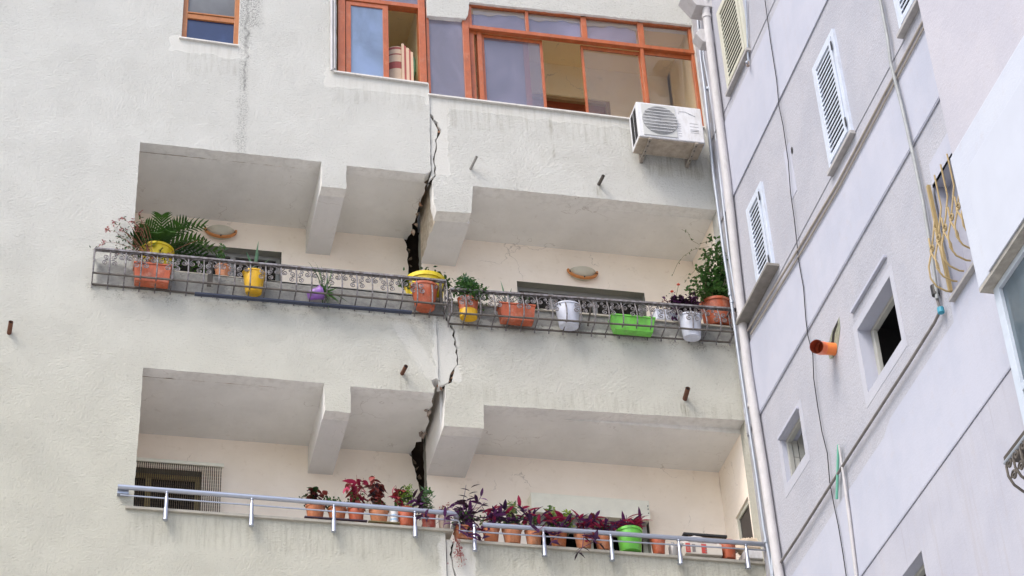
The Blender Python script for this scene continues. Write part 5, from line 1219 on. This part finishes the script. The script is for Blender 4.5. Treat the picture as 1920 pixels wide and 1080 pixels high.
sheet_blob('sack', 'crumpled pale sack between the red pot and the last handrail post', 'sack', xq(1362, 1018), .22, SILL_R+.1, .13, .08, .14, BAG, 8)
sheet_blob('sack', 'crumpled beige and brown sack at the right end of the lower balcony', 'sack', xq(1412, 1024), .16, SILL_R+.10, .16, .10, .15, SACK, 5)
x0, x1 = xq(1394, 1048), xq(1431, 1050); solo(MB().box(x0, x1, .03, .25, SILL_R, SILL_R+.10).build('white_crate', WHITEP, None, bevel=.008), 'plain white box under the beige sack at the right end', 'box')
a, b = at(1280, 1003, .3), at(1361, 1005, .3); solo(MB().box(a.x, b.x, .26, .38, a.z-.014, a.z+.012).build('black_board', BLACK, None, bevel=.003), 'flat black lid behind the handrail above the printed box', 'board')
MB().box(a.x+.05, b.x-.05, .28, .36, SILL_R-.4, a.z-.015).build('box_stand', simple('brown_card', (.25, .18, .12), .8), None); solo(bpy.data.objects['box_stand'], 'brown carton behind the printed white box carrying the black lid', 'box')
c = at(1265, 1036, .08); cbt = thing('plastic_jug', 'translucent grey plastic jug between the empty pot and the printed box', 'jug', (c.x, .12, SILL_R))
MB().lathe([(0, 0), (.045, 0), (.047, .01), (.047, .11), (.03, .145), (.018, .155), (.018, .165), (0, .165)], 16, (c.x, .12, SILL_R)).build('jug_body', simple('smoky_plastic', (.30, .30, .30), .3), cbt, True)
c = at(1239, 1002, .1); cp = thing('hanging_jar', 'small pale turquoise jar above the empty red brown pot', 'jar', (c.x, .28, c.z-.05))
MB().lathe([(0, 0), (.02, 0), (.021, .04), (.012, .05), (.012, .06), (0, .06)], 14, (c.x, .28, c.z-.03)).build('jar_body', simple('turquoise_glass', (.30, .52, .48), .2), cp, True)
MB().tube([(c.x, .28, SILL_R-.3), (c.x, .28, c.z-.03)], .006, 6).build('stick', STEM, cp)

# ---------------- middle balcony
ZP_L = 15.235; ZP_R = 15.20; ZF_L = 14.955; ZF_R = 14.885       # parapet tops, basket floors
def midpot(u, vb_, vt_, wpx, mat, label, plant, where, rb=.72, rim=.025, rib=0, h=None, tilt=None):
    Yp = -.10 if where == 'basket' else .12; p = at(u, vb_, Yp-.03); right = p.x > 3.9
    p = at(u, (vb_+vt_)/2, Yp); z = (ZF_R if right else ZF_L) if where == 'basket' else (ZP_R if right else ZP_L)
    p = at(u, vb_-4, Yp)
    rt = wpx/SC_MID/2; h = h or (vb_-vt_)/SC_MID/.85; t = thing('potted_plant', label, 'potted plant', (p.x, Yp, z)); c = V((p.x, Yp, z))
    if where == 'basket': rt = min(rt, .155)
    round_pot(t, c, rt, rt*rb, h, mat, rim, rib, sy=.76 if where == 'basket' else 1); top = V((p.x, Yp, z+h*.87))
    if plant: plant(t, top)
    return t
# cycad in yellow pot
def cycad(t, c):
    n = 30
    for k in range(n):
        az = 2*math.pi*k/n+rnd.uniform(-.1, .1); L_ = rnd.uniform(.55, .78) if math.sin(az) > -.2 else rnd.uniform(.36, .5); up = rnd.uniform(.35, 1.1) if k % 3 else rnd.uniform(1.2, 1.5); pts = []; p = c.copy(); e = up
        for j in range(13):
            pts.append(p.copy()); st = L_/12; p = p+V((math.sin(az)*math.cos(e)*st, -abs(math.cos(az))*math.cos(e)*st*.5 if math.cos(az) < 0 else math.cos(az)*math.cos(e)*st*.5, math.sin(e)*st)); e -= .12
        mb = MB(); mb.tube(pts, [.006-.0004*j for j in range(13)], 5)
        for j in range(2, 12):
          for jj in (0,):
            q = pts[j].lerp(pts[min(12, j+1)], jj); d = (pts[min(12, j+1)]-pts[j-1]).normalized(); sd_ = d.cross(V((0, 0, 1)));
            if sd_.length < .05: sd_ = V((1, 0, 0))
            sd_.normalize(); ll = .13*math.sin(math.pi*(j+jj-.5)/12.5)**.6+.015
            for s_ in (-1, 1):
                tip = q+sd_*s_*ll*.85+d*ll*.55+V((0, 0, ll*.18)); wv_ = d*.0125
                mb.add([q-wv_, q+wv_, (q+tip)/2+wv_*1.2+V((0, 0, ll*.06)), tip, (q+tip)/2-wv_*1.0+V((0, 0, ll*.06))], [(0, 1, 2, 4), (4, 2, 3)])
        mb.build('frond', L_CYC, t)
midpot(292, 503, 452, 64, YELL, 'big yellow pot with a green cycad palm at the left end of the balcony', lambda t, c: cycad(t, c+V((.04, 0, .03))), 'top', .75, .03, h=.33)
# terracotta rectangular planters in the baskets
def boxplant(u0, u1, v, label, mat, Z, h, plant, y0=-.165, y1=-.02, taper=.03):
    a_, b_ = at(u0, v, -.12), at(u1, v, -.12); t = thing('potted_plant', label, 'potted plant', ((a_.x+b_.x)/2, (y0+y1)/2, Z))
    box_pot(t, a_.x, b_.x, y0, y1, Z, Z+h, mat, taper); c = V(((a_.x+b_.x)/2, (y0+y1)/2, Z+h-.02))
    if plant: plant(t, c)
def wiry(t, c):
    mb = MB(); fo = MB()
    targets = [(205, 430), (215, 445), (232, 408), (250, 415), (170, 468), (190, 455), (240, 440), (222, 470), (262, 430), (270, 450), (300, 470), (258, 400), (245, 462), (310, 480), (212, 418), (228, 432), (275, 420), (268, 470), (250, 485), (285, 490), (385, 450), (265, 410), (252, 428)]
    for (u, v) in targets:
        Yq = rnd.uniform(-.16, .0); e = at(u+rnd.uniform(-4, 4), v, Yq); mid = c.lerp(e, .55)+V((rnd.uniform(-.03, .03), rnd.uniform(-.03, .03), .09)); m2 = mid.lerp(e, .6)+V((0, 0, .03))
        P = [c+V((rnd.uniform(-.12, .12), 0, -.01)), c.lerp(mid, .5)+V((0, 0, .04)), mid, m2, e]; mb.tube(P, [.0035, .003, .0025, .002, .0015], 5)
        for k in range(20):
            t_ = rnd.uniform(1.2, 4); i = min(3, int(t_)); p = P[i].lerp(P[i+1], t_-i)
            addleaf(fo, p+V((rnd.gauss(0, .012), rnd.gauss(0, .012), rnd.gauss(0, .012))), rnd.uniform(0, 6.28), rnd.uniform(-1, 1), 0, rnd.uniform(.025, .045), .014, .3, 0 if rnd.random() < .6 else (1 if rnd.random() < .7 else 2))
        if rnd.random() < .5:
            for k in range(9): addleaf(fo, e+V((rnd.gauss(0, .015), 0, rnd.gauss(0, .015))), rnd.uniform(0, 6.28), rnd.uniform(-1, 1), 0, .035, .018, .3, 3)
    mb.build('stem', STEMR, t, True); fo.build('foliage', [L_DKG, L_GRN, L_MAR, L_PNK], t, True, kind='stuff')
boxplant(250, 320, 520, 'rectangular terracotta planter with wiry pink flowering plant below the yellow cycad pot', TERRAP, ZF_L, .23, wiry, taper=.018)
midpot(417, 516, 488, 30, TERRAL, 'small pale terracotta pot of leggy green herb under the left wall lamp', lambda t, c: fine(t, c, .34, .05, [L_GRN, L_BLUE], 190, .03, .016, 6, cone=.65), 'top', .75)
midpot(475, 560, 503, 43, YELLO, 'amber yellow pot with upright aloe leaves in the left basket', lambda t, c: blades(t, c, 10, .29, .028, L_BLUE, .35, 1.15, .1), 'basket', .70, .02, h=.27)
# purple pot lying tilted with spider grass
tpp = at(592, 556, -.11); t = thing('potted_plant', 'purple pot lying on its side with striped spider grass in the left basket', 'potted plant', (tpp.x, -.10, ZF_L+.065))
round_pot(t, V((tpp.x, -.10, ZF_L+.065-.08)), .078, .05, .15, PURP, .02)
blades(t, V((tpp.x, -.10, ZF_L+.065+.06)), 36, .25, .022, L_GRN, .6, .8, .6)
t.rotation_euler = (0, math.radians(66), 0)
# yellow bowl and terracotta pot at the middle
midpot(797, 560, 508, 80, YELL, 'wide bright yellow bowl with creeping leaves beside the crack', lambda t, c: (fine(t, c, .10, .22, [L_DKG, L_GRN], 260, .045, .03, 12, cone=.5), fine(t, c+V((.24, -.05, -.05)), .10, .08, [L_DKG], 60, .05, .035, 4), fine(t, c+V((-.25, -.1, -.14)), .1, .06, [L_DKG, L_GRN], 40, .06, .045, 4)), 'top', .85, .05, h=.24)
midpot(797, 592, 531, 56, TERRAP, 'red terracotta pot standing in the basket before the yellow bowl', None, 'basket', .68, .03, h=.30)
midpot(879, 607, 567, 40, TERRAP, 'red pot with yellow lower half and bushy green plant right of the crack', lambda t, c: (fine(t, c+V((0, 0, -.02)), .22, .19, [L_DKG, L_GRN], 640, .045, .026, 12, cone=.5), fine(t, c+V((0, 0, .1)), .24, .09, [L_BLUE, L_GRN], 320, .055, .02, 6, cone=.55)), 'basket', .78, .0, h=.25)
rp = [o for o in bpy.data.objects if o.get('label', '').startswith('red pot with yellow')][0]
MB().lathe([(0, ZF_R-.0), (.094, ZF_R-.002), (.101, ZF_R+.09), (.099, ZF_R+.092)], 28, (rp.location.x, rp.location.y, 0), sy=.77).build('yellow_lower_half', YELLO, rp, True)
boxplant(937, 1003, 595, 'rectangular terracotta planter with spiky leaves in the right basket', TERRAP, ZF_R, .21, lambda t, c: (blades(t, c+V((-.09, 0, 0)), 9, .26, .022, L_BLUE, .35, 1.0, .2), blades(t, c+V((.1, 0, 0)), 9, .2, .022, L_DKG, .4, .5, .3)), taper=.022)
midpot(1067, 618, 570, 52, WPOT, 'round white pot in the right basket left of the lime planter', lambda t, c: fine(t, c, .04, .08, [L_DKG], 30, .03, .01), 'basket', .72, .02, h=.28)
boxplant(1148, 1228, 620, 'lime green rectangular planter in the right basket', GREENP, ZF_R, .19, lambda t, c: fine(t, c+V((.1, .05, 0)), .12, .1, [L_GRN, L_DKG], 60, .05, .035, 4), taper=.03)
a_, b_ = at(1226, 588, .1), at(1292, 590, .1)
t = thing('potted_plant', 'white ribbed trough with dark leaves and two coral roses on the right parapet', 'potted plant', ((a_.x+b_.x)/2, .1, ZP_R)); box_pot(t, a_.x, b_.x, .03, .2, ZP_R, ZP_R+.14, WPOT, .005, .015)
for k in range(16): x = a_.x+.01+(b_.x-a_.x-.02)*k/15; MB().box(x-.004, x+.004, .018, .03, ZP_R+.005, ZP_R+.12).build('rib', WPOT, t)
c = V(((a_.x+b_.x)/2, .1, ZP_R+.13)); fine(t, c+V((0, 0, 0)), .16, .17, [L_MAR, L_BLK, L_DKG], 240, .035, .018, 9, cone=.4)
for u, v in ((1272, 535), (1260, 548)):
    p = at(u, v, .08); fl = MB()
    for k in range(10): addleaf(fl, p, k*.63, .5+.5*(k % 2), 0, .028, .026, .2)
    fl.build('flower', FLRED, t, True); MB().tube([c, (c+p)/2+V((.01, 0, .02)), p], .003, 5).build('stem', STEM, t)
midpot(1298, 638, 588, 48, WPOT, 'white round pot with black purple foliage in the right basket near the corner', lambda t, c: (fine(t, c+V((-.02, .05, .06)), .28, .16, [L_BLK, L_PUR, L_BLK], 620, .065, .034, 12, cone=.42),), 'basket', .72, .02, h=.29)
def climber(t, c):
    mb = MB(); fo = MB()
    tg = [(1352, 430), (1345, 460), (1335, 440), (1320, 470), (1305, 500), (1300, 520), (1372, 500), (1360, 480), (1340, 500), (1390, 520), (1385, 545), (1325, 530), (1350, 520), (1310, 545), (1365, 450), (1330, 485), (1356, 505), (1345, 530), (1362, 530), (1335, 545), (1318, 515), (1290, 540), (1368, 560), (1348, 470), (1358, 545), (1372, 478)]
    for (u, v) in tg:
        e = at(u, v, rnd.uniform(-.12, .1)); mid = c.lerp(e, .55)+V((rnd.uniform(-.06, .04), 0, .03)); P = [c+V((rnd.uniform(-.1, .1), 0, 0)), c.lerp(mid, .5), mid, mid.lerp(e, .5)+V((.02, 0, .02)), e]
        mb.tube(P, [.005, .004, .0035, .003, .002], 5)
        for k in range(60):
            t_ = rnd.uniform(.4, 4); i = min(3, int(t_)); p = P[i].lerp(P[i+1], t_-i); addleaf(fo, p+V((rnd.gauss(0, .022), rnd.gauss(0, .02), rnd.gauss(0, .022))), rnd.uniform(0, 6.28), rnd.uniform(-1, .8), 0, rnd.uniform(.045, .075), .038, .3, rnd.choice((0, 0, 1)))
    # thin arching runners
    for pts in ([(1335, 450), (1310, 458), (1296, 450), (1290, 436), (1278, 430)], [(1330, 462), (1300, 468), (1282, 480), (1270, 495), (1260, 518)], [(1330, 500), (1305, 505), (1290, 520), (1284, 530)]):
        P = [at(u, v, -.05) for u, v in pts]; mb.tube(P, .002, 5)
        for k in range(14): i = rnd.randrange(len(P)-1); addleaf(fo, P[i].lerp(P[i+1], rnd.random()), rnd.uniform(0, 6.28), rnd.uniform(-1, .8), 0, .028, .013, .3, 0)
    mb.build('stem', STEM, t, True); fo.build('foliage', [L_DKG, L_GRN], t, True, kind='stuff')
midpot(1345, 600, 547, 66, TERRAP, 'large red terracotta pot with a tall climbing plant against the corner pipes', climber, 'top', .78, .035, h=.34)
